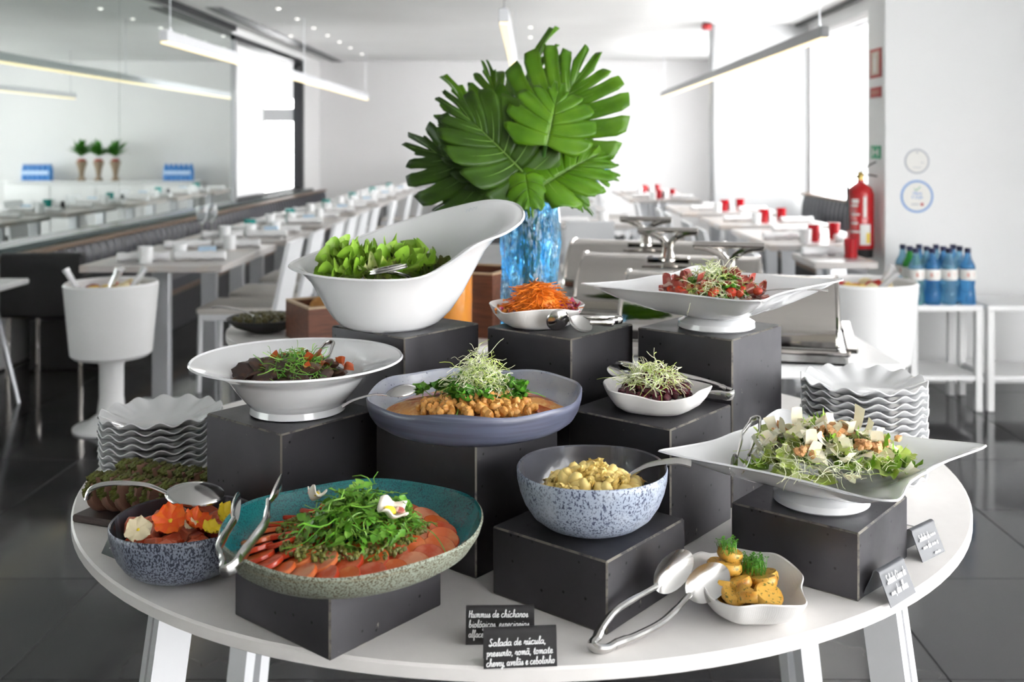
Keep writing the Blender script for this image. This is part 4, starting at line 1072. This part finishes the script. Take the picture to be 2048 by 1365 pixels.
# ------------------------------------------------------------------ food
F_tom = mat('tomato_flesh', (.52, .075, .030), .25, layers=[('noise', 60, (.62, .17, .09), .45, .7), ('vor', 120, (.66, .30, .12), .16, .08)], sss=.1)
F_toms = mat('tomato_skin', (.50, .045, .015), .18, coat=.3)
F_tomp = mat('salmon_tomato', (.66, .27, .15), .25, layers=[('noise', 50, (.56, .13, .06), .5, .7)], sss=.1)
F_toml = mat('orange_tomato', (.60, .12, .030), .22, layers=[('noise', 40, (.66, .22, .08), .5, .7)], sss=.1)
F_rock = mat('rocket_green', (.085, .26, .018), .38, layers=[('noise', 40, (.16, .36, .035), .45, .7)])
F_rock2 = mat('rocket_light', (.22, .42, .06), .4, layers=[('noise', 40, (.12, .30, .03), .45, .7)])
F_pesto = mat('green_pesto', (.13, .15, .02), .4, layers=[('noise', 200, (.20, .19, .04), .4, .6)])
F_humm = mat('hummus', (.68, .32, .09), .55, layers=[('noise', 30, (.55, .15, .03), .5, .68), ('noise', 140, (.74, .45, .18), .5, .66)], bump=('noise', 60, .5, .004))
F_oil = mat('paprika_oil', (.38, .055, .010), .12, layers=[('noise', 60, (.50, .14, .03), .5, .7)])
F_chick = mat('chickpea', (.66, .34, .09), .4, layers=[('noise', 60, (.55, .20, .03), .5, .7)], sss=.08)
F_sprout = mat('sprout_white', (.82, .84, .60), .45)
F_sproutg = mat('sprout_green', (.50, .62, .16), .45)
F_cil = mat('coriander_green', (.075, .27, .020), .4, layers=[('noise', 60, (.13, .36, .035), .45, .7)])
F_beet = mat('beetroot', (.055, .006, .012), .22, layers=[('noise', 80, (.12, .008, .025), .5, .7)], coat=.2)
F_carrot = mat('carrot_shred', (.82, .22, .015), .42)
F_cab = mat('red_cabbage', (.42, .03, .10), .4, layers=[('noise', 100, (.75, .45, .5), .55, .65)])
F_seed = mat('orange_seed', (.62, .20, .02), .5)
F_ham = mat('cured_ham', (.38, .07, .055), .35, layers=[('noise', 50, (.55, .24, .19), .5, .65), ('wave', 30, (.70, .50, .42), .75, .9)])
F_past = mat('yellow_pasta', (.86, .66, .24), .38, sss=.08)
F_lett = mat('frilly_lettuce', (.24, .46, .035), .4, layers=[('noise', 25, (.34, .52, .08), .45, .7)])
F_lettl = mat('pale_lettuce', (.48, .62, .11), .4, layers=[('noise', 25, (.62, .66, .34), .45, .7)])
F_lettr = mat('reddish_lettuce', (.12, .13, .035), .4, layers=[('noise', 25, (.14, .28, .03), .45, .7)])
F_cheese = mat('cheese_shaving', (.84, .78, .58), .5, layers=[('noise', 30, (.86, .83, .68), .4, .6)], sss=.1)
F_crout = mat('toasted_crumb', (.60, .30, .12), .6, layers=[('noise', 80, (.70, .43, .22), .45, .65)], bump=('noise', 120, .4, .003))
F_yel = mat('yellow_petal', (.82, .62, .03), .5)
F_org = mat('orange_petal', (.80, .10, .01), .45, layers=[('noise', 60, (.85, .22, .01), .5, .7)])
F_cream = mat('cream_petal', (.78, .68, .46), .5, layers=[('noise', 60, (.70, .50, .45), .6, .7)])
F_salm = mat('salmon', (.66, .16, .085), .28, layers=[('noise', 40, (.74, .27, .17), .45, .7)], sss=.1)
F_pot = mat('roast_potato', (.64, .36, .06), .35, layers=[('noise', 40, (.48, .20, .02), .5, .66), ('noise', 260, (.12, .12, .015), .60, .64)], sss=.06)
F_sauce = mat('mustard_sauce', (.55, .25, .03), .2, layers=[('noise', 120, (.2, .14, .02), .68, .72)])
F_mush = mat('dark_mushroom', (.040, .018, .014), .3, layers=[('noise', 60, (.10, .05, .03), .5, .7)], coat=.2)
F_sun = mat('dried_tomato', (.40, .07, .015), .35, layers=[('noise', 60, (.25, .04, .01), .5, .7)])
F_meat = mat('roast_meat', (.23, .12, .085), .45, layers=[('noise', 40, (.30, .17, .12), .45, .7)])
F_herb = mat('herb_crust', (.085, .085, .012), .6, layers=[('noise', 90, (.12, .14, .02), .45, .6)], bump=('noise', 120, .8, .004))

def put_many(name, meshes, items, label, cat, group):
    for k, (p, r, s) in enumerate(items):
        tag(link(name, meshes[k % len(meshes)], None, p, r, s), label, cat, group)
def heap(c, rx, ry, h, n, z0, jit=.003, pw=1.0):
    out = []
    for k in range(n):
        q = (k + .5) / n; r = sqrt(q); a = k * 2.39996 + rnd(-.2, .2)
        out.append(Vector((c[0] + rx * r * cos(a), c[1] + ry * r * sin(a), (c[2] if len(c) > 2 else 0) + z0 + h * max(0, 1 - r * r) ** pw + rnd(-jit, jit))))
    return out
def sprouts(c, r, h, n, label, name='sprouts', m=(F_sprout, F_sproutg), ln=(.02, .045), th=.00045, gfrac=.35):
    b = MB()
    for k in range(n):
        a = rnd(0, 6.28); q = sqrt(rnd(0, 1)); p = Vector((c[0] + r * q * cos(a), c[1] + r * q * sin(a), c[2] + h * (1 - q * q) * rnd(.1, 1)))
        e = rnd(-.3, 1.2); a2 = rnd(0, 6.28); d = Vector((cos(a2) * cos(e), sin(a2) * cos(e), sin(e))); l = rnd(*ln)
        cv = Vector((rnd(-1, 1), rnd(-1, 1), rnd(-1.4, .1))) * l * .75; w1 = Vector((rnd(-1, 1), rnd(-1, 1), rnd(-1, 1))) * l * .13; w2 = w1.cross(d); f0 = rnd(4, 9)
        P = [p + d * l * u + cv * (u * u) + w1 * sin(f0 * u) + w2 * (1 - cos(f0 * u)) for u in (0, .14, .29, .43, .57, .71, .86, 1)]
        b.mi = 1 if rnd(0, 1) < gfrac else 0
        b.tube(P, th * rnd(.7, 1.3), 3, cap=False)
    o = b.obj(name, list(m), None, 80)
    return tag(o, label, 'sprouts', None, 'stuff')
def leafmesh(L, widths, curl, fold, nm, m, wav=0., th=0):
    """blade of varying width along x; widths = half widths"""
    n = len(widths) - 1; b = MB(); rows = []
    for i, w in enumerate(widths):
        u = i / n; x = L * (sin(curl * u) / curl if curl else u); z = L * ((1 - cos(curl * u)) / curl if curl else 0) * -1
        q = wav * sin(i * 2.2)
        rows.append([(x, -w, z + fold * w + q), (x, -w * .5, z + fold * w * .3), (x, 0, z), (x, w * .5, z + fold * w * .3), (x, w, z + fold * w - q)])
    return b.loft(rows, False).mesh(nm, m, 80)
# --- teal platter: tomatoes, pesto, rocket, egg
def tomslice(r, h):
    return MB().lathe([(0, 0), (r * .93, 0), (r, h * .3), (r, h * .7), (r * .93, h), (0, h)], 22)
ts = []
for r in (.0215, .0195):
    b = MB(); b.lathe([(0, 0), (r * .94, 0), (r * .94, .006), (0, .006)], 22, cap=False); b.mi = 1
    b.lathe([(r * .94, -.0001), (r, .001), (r, .005), (r * .94, .0061)], 22, cap=False); ts.append(b)
tsm = [ts[0].mesh('tomato_slice', [F_toml, F_toms]), ts[1].mesh('tomato_slice', [F_tom, F_toms]), ts[1].mesh('tomato_slice', [F_toml, F_toml]), ts[0].mesh('tomato_slice', [F_tomp, F_toml]), ts[0].mesh('tomato_slice', [F_tom, F_toms])]
it = []
for ring_, (R, n, z) in enumerate(((.114, 26, .019), (.084, 18, .024), (.055, 12, .024))):
    for k in range(n):
        a = 2*pi*k/n + ring_ * .3
        p = PF + Vector((R * cos(a) * 1.0, R * sin(a), z + rnd(-.001, .001)))
        Mx = Matrix.Rotation(a + pi/2, 4, 'Z') @ Matrix.Rotation(-.30 + rnd(-.05, .05), 4, 'Y') @ Matrix.Rotation(.22, 4, 'X')
        it.append((p, Mx.to_euler(), rnd(.9, 1.08)))
put_many('tomato_slice', tsm, it, 'tomato slice overlapping its neighbours in the ring on the teal platter', 'tomato', 'tomato slices on the teal platter')
b = MB(); cr = lump(.0027, 6, 4, .2)
for k in range(800):
    a = rnd(0, 6.28); R = rnd(.06, .092) + .006 * sin(5 * a); p = PF + Vector((R * cos(a), R * sin(a), .0335 - (R - .08) * .10 + rnd(-.002, .002)))
    b.add(cr.v, cr.f, Matrix.Translation(p) @ Matrix.Rotation(rnd(0, 6), 4, 'Z') @ Matrix.Scale(rnd(.5, 1.4), 4))
tag(b.obj('pesto', F_pesto), 'dark green pesto crumbs strewn over the tomato slices', 'pesto', None, 'stuff')
rk = [leafmesh(.055, [.001, .0010, .004, .0015, .0065, .002, .008, .0035, .009, .0085, .006, .001], cu, .25, 'rocket_leaf', m, .0012) for cu, m in ((1.3, F_rock), (.7, F_rock2), (2.0, F_rock), (.3, F_rock), (1.0, F_rock2))]
it = []
for p in heap(PF + Vector((.01, -.002, 0)), .075, .070, .050, 240, .028, .006, .8):
    q = p - (PF + Vector((.01, 0, 0))); a = math.atan2(q.y, q.x) + rnd(-1.3, 1.3)
    it.append((PF + Vector((.01, 0, 0)) + q - Vector((.02 * cos(a), .02 * sin(a), 0)), (rnd(-1.0, 1.0), rnd(-.7, .45), a), rnd(.42, .78)))
put_many('rocket_leaf', rk, it, 'rocket leaf in the green heap on the teal platter', 'leaf', 'rocket leaves on the teal platter')
sprouts(PF + Vector((.01, 0, .03)), .07, .055, 260, 'thin green stalks in the rocket heap on the teal platter', 'rocket_stalks', (F_rock2, F_rock), (.02, .045), .0008, .5)
def petal_flower(name, loc, rot, n, r, m, label, cup=.4, core=F_yel, sc=1.0):
    t = thing(name, label, 'flower', loc); t.rotation_euler = rot; t.scale = (sc,) * 3
    pb = MB()
    def f(u, v):
        w = (v - .5) * 2; rr = u * r; hw = r * .62 * sin(pi * min(.93, u * .85 + .06)) ** .8
        return (rr * (1 - .12 * w * w * u), w * hw, cup * rr * rr / r + .12 * r * sin(w * 4 + u * 3) * u)
    pb.grid(6, 6, f); pm = pb.mesh('petal', m, 80)
    for k in range(n): link('petal', pm, t, (0, 0, .0004 * k), (0, 0, 2*pi*k/n + .2 * (k % 2)))
    lump(r * .16, 8, 6).obj('flower_centre', core, t)
def shaving_mesh(L, w, cv, nm, m):
    b = MB()
    b.grid(8, 4, lambda u, v: ((u - .5) * L, (v - .5) * w * (1 + .2 * sin(u * 6)), cv * ((u - .5) ** 2) * L * 4 + .12 * w * sin(u * 5 + v * 3)))
    me = b.mesh(nm, m, 80)
    return me
for k, (dx, dy, z, s, rz) in enumerate(((.052, -.028, .066, 1., .4), (-.052, .028, .066, .8, 2.2))):
    t = thing('egg_piece', ('larger torn soft egg piece with yolk lying on the rocket', 'smaller torn egg white piece lying on the rocket')[k], 'egg', PF + Vector((dx, dy, z)), rz)
    t.scale = (s,) * 3; t.rotation_euler = (.5, .35, rz)
    b = MB().grid(8, 6, lambda u, v: ((u - .5) * .034, (v - .5) * .022 * (1.1 - .5 * abs(u - .4)), .012 * ((v - .5) * 2) ** 2 + .004 * sin(u * 8))); o = b.obj('egg_white', mat('egg_white', (.80, .74, .64), .3, layers=[('noise', 60, (.72, .52, .42), .58, .7)]), t, 80)
    so = o.modifiers.new('thickness', 'SOLIDIFY'); so.thickness = .002
    lump(.006, 10, 7, .1, (1.5, 1, .8)).obj('yolk', F_yel, t, loc=(-.002, 0, .004))
    lump(.005, 10, 7, .2, (1.4, 1, .7)).obj('ham_bit', F_ham, t, loc=(.012, .003, .005))
# --- hummus plate
b = MB()
def hum(u, v):
    a = 2*pi*v; r = .138 * u
    return (r * cos(a), r * sin(a), .014 + .022 * max(0, 1 - u ** 3) + .003 * sin(4*a + 9*u) * u * (1 - u) * 4 + .0015 * sin(11*a))
b.grid(16, 64, hum); tag(b.obj('hummus', F_humm, None, 80, loc=PC), 'orange hummus spread across the slate blue plate', 'hummus')
for k, (a, w) in enumerate(((2.75, .30), (-.35, .34), (.35, .2))):
    o = MB().grid(10, 6, lambda u, v: ((.055 + .076 * u) * cos(a + (v - .5) * w * (1 + .4 * sin(u * 7))), (.055 + .076 * u) * sin(a + (v - .5) * w), .0372 - .022 * ((.055 + .076 * u) / .138) ** 3 + .0012)).obj('paprika_oil', F_oil, None, 80, loc=PC)
    tag(o, 'streak of dark red paprika oil on the hummus', 'oil', 'oil streaks on the hummus')
ck = [lump(.0062, 9, 7, .10, (1.15, 1, .95)).mesh('chickpea', F_chick), lump(.0055, 9, 7, .16, (1.3, .95, .9)).mesh('chickpea', F_chick)]
it = [(p, rrot(), rnd(.85, 1.25)) for p in heap(PC + Vector((.005, -.05, 0)), .085, .048, .014, 150, .034, .003)]
put_many('chickpea', ck, it, 'cooked chickpea in the heap on the hummus', 'chickpea', 'chickpeas on the hummus')
def coriander(nm, m):
    b = MB()
    for a, s in ((0, 1), (.95, .75), (-.95, .75)):
        def f(u, v):
            w = (v - .5) * 2; ln = .016 * s * u; hw = .0085 * s * sin(pi * min(.96, u * .8 + .15)) * (1 + .25 * sin(u * 18))
            x, y = ln, w * hw
            return (x * cos(a) - y * sin(a), x * sin(a) + y * cos(a), .003 * w * w + .002 * sin(u * 6))
        b.grid(7, 4, f)
    b.tube([(0, 0, 0), (-.012, .001, -.004), (-.022, .002, -.010)], .0006, 4)
    return b.mesh(nm, m, 80)
cil = [coriander('coriander_sprig', F_cil), coriander('coriander_sprig', F_rock)]
it = []
for k in range(46):
    a = rnd(0, 6.28); R = rnd(.02, .085); p = PC + Vector((R * cos(a), R * .6 * sin(a) - .012, .046 + .02 * (1 - R / .085) + rnd(-.004, .006)))
    it.append((p, (rnd(-.7, .7), rnd(-.6, .4), rnd(0, 6.28)), rnd(1.1, 1.9)))
put_many('coriander_sprig', cil, it, 'green coriander sprig on the hummus plate', 'herb', 'coriander on the hummus')
sprouts(PC + Vector((.006, -.01, .052)), .040, .060, 620, 'ball of pale sprouts on top of the hummus', ln=(.014, .027))
# --- carrot dish
b = MB()
for k in range(620):
    p = heap(PB, .056, .05, .046, 1, 0)[0] if False else None
    a = rnd(0, 6.28); q = sqrt(rnd(0, 1)); p = PB + Vector((.050 * q * cos(a), .044 * q * sin(a), .026 + .054 * (1 - q * q) * rnd(.75, 1.0)))
    a2 = rnd(0, 6.28); l = rnd(.02, .045); d = Vector((cos(a2), sin(a2), rnd(-.35, .35))); cv = Vector((rnd(-1, 1), rnd(-1, 1), rnd(-.7, .1))) * l * .35
    b.tube([p + d * l * (u - .5) + cv * (4 * (u - .5) ** 2) for u in (0, .33, .67, 1)], .0009, 4, cap=False)
tag(b.obj('grated_carrot', F_carrot, None, 80), 'mound of grated orange carrot in the small white dish', 'carrot', None, 'stuff')
b = lump(1, 20, 12, .05, (.044, .040, .042)); tag(b.obj('carrot_mound_core', F_carrot, None, 80, loc=PB + Vector((0, 0, .028))), 'dense inside of the grated carrot mound', 'carrot', None, 'stuff')
sm = lump(.0028, 6, 5, .1).mesh('pomegranate_seed', F_seed); sm2 = lump(.003, 6, 5, .1).mesh('pomegranate_seed', F_cab)
it = []
for k in range(60):
    p = PB + Vector((-.056 + rnd(-.018, .016), .012 + rnd(-.035, .03), .028 + rnd(-.003, .006))); it.append((p, rrot(), rnd(.8, 1.4)))
put_many('pomegranate_seed', [sm, sm2, sm], it, 'tiny orange and red seed beside the grated carrot', 'seed', 'seeds beside the carrot')
shm_ = [shaving_mesh(.022, .010, .5, 'cabbage_shred', F_cab), shaving_mesh(.018, .006, -.6, 'cabbage_shred', F_cab)]
it = [(PB + Vector((.056 + rnd(-.014, .012), .014 + rnd(-.03, .03), .032 + rnd(-.004, .006))), rrot(), rnd(.8, 1.2)) for k in range(26)]
put_many('cabbage_shred', shm_, it, 'pink red cabbage shred beside the grated carrot', 'cabbage', 'cabbage beside the carrot')
# --- beetroot
bc = [MB().box((0, 0, 0), (.011, .010, .010), .0012).mesh('beetroot_cube', F_beet), MB().box((0, 0, 0), (.009, .012, .009), .0012).mesh('beetroot_cube', F_beet)]
it = [(p, rrot(), rnd(.85, 1.3)) for p in heap(PI_, .054, .056, .032, 140, .024, .003)]
put_many('beetroot_cube', bc, it, 'dark red beetroot cube heaped in the small white dish', 'beetroot', 'beetroot cubes')
sprouts(PI_ + Vector((-.006, -.008, .044)), .042, .034, 520, 'tuft of pale sprouts on top of the beetroot', ln=(.014, .027))
# --- cured ham bowl
hm = [shaving_mesh(.045, .028, .55, 'ham_slice', F_ham), shaving_mesh(.038, .024, -.6, 'ham_slice', F_ham), shaving_mesh(.05, .022, .8, 'ham_slice', F_ham)]
it = []
for p in heap(PE + Vector((-.005, .0, 0)), .092, .048, .018, 56, .057, .003):
    it.append((p, (rnd(-.3, .3), rnd(-.28, .28), rnd(0, 6.28)), rnd(.5, .8)))
put_many('ham_slice', hm, it, 'folded slice of cured ham in the white leaf bowl', 'ham', 'cured ham slices')
ct = MB(); ct.lathe([(0, 0), (.0085, 0), (.0098, .004), (.0075, .0085), (.003, .0105), (0, .0108)], 14)
ctm = ct.mesh('cherry_tomato_half', F_toms)
it = [(p, (rnd(-.8, .8), rnd(-.8, .8), rnd(0, 6)), rnd(.8, 1.15)) for p in heap(PE + Vector((0, -.012, 0)), .088, .045, .016, 34, .062, .003)]
put_many('cherry_tomato_half', [ctm], it, 'cherry tomato half among the cured ham', 'tomato', 'cherry tomato halves')
it = [(p, (rnd(-.7, .7), rnd(-.6, .4), rnd(0, 6.28)), rnd(.8, 1.3)) for p in heap(PE + Vector((0, -.008, 0)), .06, .045, .030, 60, .062, .005)]
put_many('lettuce_sprig', cil, it, 'small green leaf sprig among the cured ham', 'leaf', 'green sprigs among the ham')
sprouts(PE + Vector((-.01, -.012, .066)), .046, .048, 620, 'tuft of pale sprouts on top of the cured ham', ln=(.016, .036), gfrac=.5)
crm = [lump(.009, 8, 6, .18, (1.1, 1, .8)).mesh('crouton', F_crout), MB().box((0, 0, 0), (.012, .010, .009), .002).mesh('crouton', F_crout)]
it = [(p, rrot(), rnd(.7, 1.1)) for p in heap(PE + Vector((-.02, -.025, 0)), .05, .02, .008, 10, .072, .003)]
put_many('crouton', crm, it, 'toasted hazelnut piece among the cured ham', 'nut', 'nut pieces among the ham')
# --- pasta
def fusilli():
    b = MB()
    for k in range(3):
        b.grid(12, 2, lambda u, v: ((u - .5) * .026, .0058 * (v * 1.0) * cos(u * 9 + k * 2.094), .0058 * v * sin(u * 9 + k * 2.094)))
    b.tube([(-.013, 0, 0), (.013, 0, 0)], .0018, 6)
    return b.mesh('pasta_spiral', F_past, 60)
def shell():
    b = MB(); b.grid(12, 10, lambda u, v: ((u - .5) * .022, (.0075 * sin(pi * (u * .9 + .05)) + .0005 * sin(v * 40)) * cos(-.6 + v * 4.4), (.0075 * sin(pi * (u * .9 + .05))) * sin(-.6 + v * 4.4)))
    return b.mesh('pasta_shell', F_past, 60)
sh_ = lump(1, 18, 10, .05, (.0115, .0085, .008)).mesh('pasta_shell', F_past)
pm_ = [fusilli(), sh_, sh_, fusilli()]
it = [(p, rrot(), rnd(.95, 1.25)) for p in heap(PG + Vector((0, -.012, 0)), .070, .064, .034, 150, .040, .004)]
put_many('pasta_piece', pm_, it, 'yellow pasta piece heaped in the pale blue speckled bowl', 'pasta', 'pasta pieces')
# --- lettuce leaves
def lettuce(L, ruff, nm, m, ph=0., spread=1.5, fr=30):
    b = MB()
    def f(u, v):
        a = (v - .5) * 2 * spread; r = L * u * (1 - .12 * abs(v - .5) * 2 + .06 * sin(v * 23 + ph)); w = u ** 2.6
        z = L * (.35 * u * u) + ruff * w * sin(v * fr + ph) + ruff * .8 * w * sin(v * fr * 1.75 + 2*ph)
        x = r * cos(a) + ruff * .6 * w * cos(v * 41 + ph); y = r * sin(a)
        return (x, y, z - .3 * L * (a / spread) ** 2 * -1 * u)
    b.grid(8, 60, f)
    return b.mesh(nm, m, 80)
lt = [lettuce(.046, .010, 'lettuce_leaf', F_lett, 0), lettuce(.042, .011, 'lettuce_leaf', F_lett, 2), lettuce(.042, .010, 'lettuce_leaf', F_lettl, 4), lettuce(.040, .010, 'lettuce_leaf', F_lettr, 1)]
it = []; ms = []
for k in range(52):
    left = k < 30
    c = PA + (Vector((-.052, -.005, .082)) if left else Vector((.028, .005, .080)))
    a = rnd(0, 6.28); e = rnd(-.1, 1.1); q = rnd(.0, .034)
    it.append((c + Vector((q * cos(a) * 1.3, q * sin(a), rnd(-.006, .026))), (rnd(-.5, .5), -e, a), rnd(.7, 1.15)))
    ms.append(lt[(0, 1, 2, 0)[k % 4]] if left else lt[(3, 1, 0, 3, 1)[k % 5]])
put_many('lettuce_leaf', ms, it, 'frilly green lettuce leaf in the white spouted bowl', 'lettuce', 'lettuce in the spouted bowl')
# --- pale salad
l2 = [lettuce(.050, .004, 'lettuce_leaf', F_lettl, 3, .8, 9), lettuce(.045, .004, 'lettuce_leaf', F_lettl, 5, .9, 12), lettuce(.042, .005, 'lettuce_leaf', F_lett, 1, .8, 30), lettuce(.045, .003, 'lettuce_leaf', F_cheese, 2, .7, 8)]
it = [(p + Vector((0, 0, -.010)), (rnd(-.6, .6), rnd(-.25, .45), rnd(0, 6.28)), rnd(.6, .9)) for p in heap(PH + Vector((.018, -.004, 0)), .098, .066, .038, 110, .060, .004)]
put_many('lettuce_leaf', l2, it, 'pale lettuce leaf in the white leaf bowl', 'lettuce', 'pale lettuce leaves')
ch = [shaving_mesh(.042, .028, .35, 'cheese_shaving', F_cheese), shaving_mesh(.036, .030, -.4, 'cheese_shaving', F_cheese), shaving_mesh(.05, .022, .6, 'cheese_shaving', F_cheese)]
it = [(p, (rnd(-.5, .5), rnd(-.5, .5), rnd(0, 6.28)), rnd(.5, .85)) for p in heap(PH + Vector((.005, -.012, 0)), .095, .060, .036, 44, .074, .004)]
put_many('cheese_shaving', ch, it, 'thin pale cheese shaving on the pale salad', 'cheese', 'cheese shavings')
crs = [lump(.0046, 8, 6, .2, (1.2, 1, .9)).mesh('crumb', F_crout)]
it = []
for (dx, dy, z, n) in ((.018, -.01, .106, 18), (.055, -.05, .092, 18), (-.035, -.055, .088, 10), (.085, -.02, .090, 10), (-.045, .02, .095, 5), (.0, -.02, .104, 8)):
    for k in range(n): it.append((PH + Vector((dx + rnd(-.018, .018), dy + rnd(-.014, .014), z + rnd(-.002, .006))), rrot(), rnd(.8, 1.4)))
put_many('crouton', crs, it, 'small toasted orange crumb on the pale salad', 'crouton', 'crumbs on the pale salad')
sprouts(PH + Vector((.0, -.02, .070)), .095, .035, 460, 'thin pale sprouts strewn over the pale salad', ln=(.014, .032), gfrac=.15, th=.0004)
# --- flower bowl
sc_ = [MB().box((0, 0, 0), (.024, .020, .018), .002).mesh('salmon_cube', F_salm), MB().box((0, 0, 0), (.020, .024, .014), .002).mesh('salmon_cube', F_tom)]
it = [(p, (rnd(-.4, .4), rnd(-.4, .4), rnd(0, 6)), rnd(.8, 1.1)) for p in heap(PW, .078, .074, .012, 46, .054, .004)]
put_many('salmon_cube', sc_, it, 'salmon coloured melon cube in the dark speckled bowl', 'melon', 'cubes in the flower bowl')
petal_flower('nasturtium', PW + Vector((-.008, -.030, .080)), (.75, .2, 0), 6, .024, F_org, 'large orange red nasturtium flower in the dark speckled bowl')
petal_flower('nasturtium', PW + Vector((.028, -.030, .078)), (.6, .1, 1), 6, .021, F_org, 'smaller orange red nasturtium flower next to the large one')
petal_flower('pansy', PW + Vector((-.044, -.052, .076)), (.8, -.2, .4), 6, .019, F_cream, 'cream pansy flower at the bowl rim', cup=.2)
petal_flower('pansy', PW + Vector((.066, -.022, .084)), (.9, .2, 1), 6, .019, F_yel, 'bright yellow pansy flower standing beside the teal platter')
petal_flower('pansy', PW + Vector((.054, -.048, .076)), (.4, .2, .3), 5, .014, F_yel, 'small yellow pansy flower lying low in the bowl')
petal_flower('pansy', PW + Vector((.022, -.038, .078)), (.7, 0, .3), 5, .009, F_cream, 'tiny white flower between the melon cubes')
# --- potatoes
pb_ = MB().lathe([(0, 0), (.0165, 0), (.0185, .003), (.0185, .010), (.0165, .013), (0, .013)], 20)
pmh = pb_.mesh('potato_slice', F_pot)
it = []
for (dx, dy, z, rx, ry) in ((-.024, -.030, .025, .2, .1), (-.004, -.044, .026, .4, .1), (.018, -.034, .024, .25, -.2), (-.030, -.008, .026, .1, .25), (-.012, -.015, .032, .35, .15), (.022, -.005, .030, .2, -.2), (-.022, .015, .040, .1, .1), (-.018, .030, .052, .3, .05), (.010, .035, .026, -.1, 0), (.028, .02, .025, 0, -.2), (-.028, .042, .028, 0, .2), (-.006, -.034, .024, .6, .3), (.015, -.045, .030, .4, -.2)):
    it.append((PP + Vector((dx, dy, z)), (rx, ry, rnd(0, 6)), rnd(.9, 1.1)))
put_many('potato_slice', [pmh], it, 'thick golden potato slice in the small white dish', 'potato', 'potato slices')
tag(MB().grid(6, 32, lambda u, v: (.044 * u * cos(2*pi*v), .058 * u * sin(2*pi*v), .016 + .003 * u * u)).obj('mustard_sauce', F_sauce, None, 80, loc=PP), 'yellow mustard sauce pooled under the potato slices', 'sauce')
def cress(c, r, h, n, label):
    b = MB()
    for k in range(n):
        a = rnd(0, 6.28); q = sqrt(rnd(0, 1)); p = Vector(c) + Vector((r * q * cos(a), r * q * sin(a), 0)); tp = p + Vector((rnd(-.006, .006), rnd(-.006, .006), h * rnd(.5, 1)))
        b.tube([p, tp], .0005, 3, cap=False)
        for s in (-1, 1):
            e = Vector((cos(a) * s, sin(a) * s, .3)) * .0035; w = Vector((-sin(a), cos(a), .1)) * .0018
            b.add([tp, tp + e * .5 + w, tp + e, tp + e * .5 - w], [(0, 1, 2, 3)])
    return tag(b.obj('cress', F_cil, None, 80), label, 'cress', None, 'stuff')
cress(PP + Vector((-.02, .028, .062)), .014, .016, 60, 'tuft of green cress on the top potato slice')
cress(PP + Vector((.012, .02, .040)), .018, .020, 90, 'tuft of green cress between the potato slices')
# --- mushrooms in the wide rim bowl
mu = [lump(1, 12, 8, .10, (.024, .015, .009)).mesh('mushroom_slice', F_mush), lump(1, 12, 8, .14, (.020, .016, .010)).mesh('mushroom_slice', F_mush)]
it = [(p, (rnd(-.5, .5), rnd(-.5, .5), rnd(0, 6.28)), rnd(.8, 1.15)) for p in heap(PD + Vector((-.015, -.005, 0)), .082, .062, .026, 42, .052, .004)]
put_many('mushroom_slice', mu, it, 'dark glossy mushroom slice in the wide white bowl', 'mushroom', 'mushrooms in the wide bowl')
it = [(p, (rnd(-.6, .6), rnd(-.5, .5), rnd(0, 6.28)), rnd(.6, .9)) for p in heap(PD + Vector((.012, -.002, 0)), .078, .055, .024, 18, .064, .004)]
put_many('dried_tomato', [shaving_mesh(.03, .018, .5, 'dried_tomato', F_sun), shaving_mesh(.026, .02, -.5, 'dried_tomato', F_sun)], it, 'orange red dried tomato piece among the mushrooms', 'tomato', 'dried tomatoes in the wide bowl')
sprouts(PD + Vector((.004, -.012, .066)), .048, .030, 380, 'green sprouts heaped on the mushrooms', 'green_sprouts', (F_rock2, F_cil), (.016, .034), .0006, .5)
# --- herb crusted meat on a board at the table edge
t = tag(MB().box((0, 0, .006), (.22, .15, .012), .003).obj('serving_board', mat('dark_board', (.07, .05, .045), .4), None, loc=(-.605, 1.655, ZT), rot=(0, 0, -.35)), 'dark serving board with herb crusted meat beside the low plate stack', 'board')
mb_ = MB(); mb_.lathe([(0, 0), (.026, 0), (.029, .003), (.029, .011), (.026, .014), (0, .014)], 16); mm = mb_.mesh('meat_slice', F_meat)
hb = MB(); cr2 = lump(.0035, 6, 4, .25)
for k in range(60):
    a = rnd(0, pi); r = .029 + rnd(-.002, .004); hb.add(cr2.v, cr2.f, Matrix.Translation((r * cos(a), r * sin(a), rnd(0, .014))) @ Matrix.Scale(rnd(.6, 1.5), 4))
hmm = hb.mesh('herb_crust', F_herb)
for k in range(14):
    row, q = divmod(k, 7)
    c_, s_ = cos(-.35), sin(-.35); lx, ly = -.09 + q * .029, -.035 + row * .065
    t = thing('meat_slice', 'herb crusted slice of meat leaning in the row on the dark board', 'meat', (-.605 + lx * c_ - ly * s_, 1.655 + lx * s_ + ly * c_, ZT + .036 + rnd(0, .004)), 0, 'meat slices on the board')
    t.rotation_euler = (pi/2 - .35 + rnd(-.1, .1), 0, 1.05 + rnd(-.2, .2))
    link('slice_body', mm, t); link('herb_crust', hmm, t)
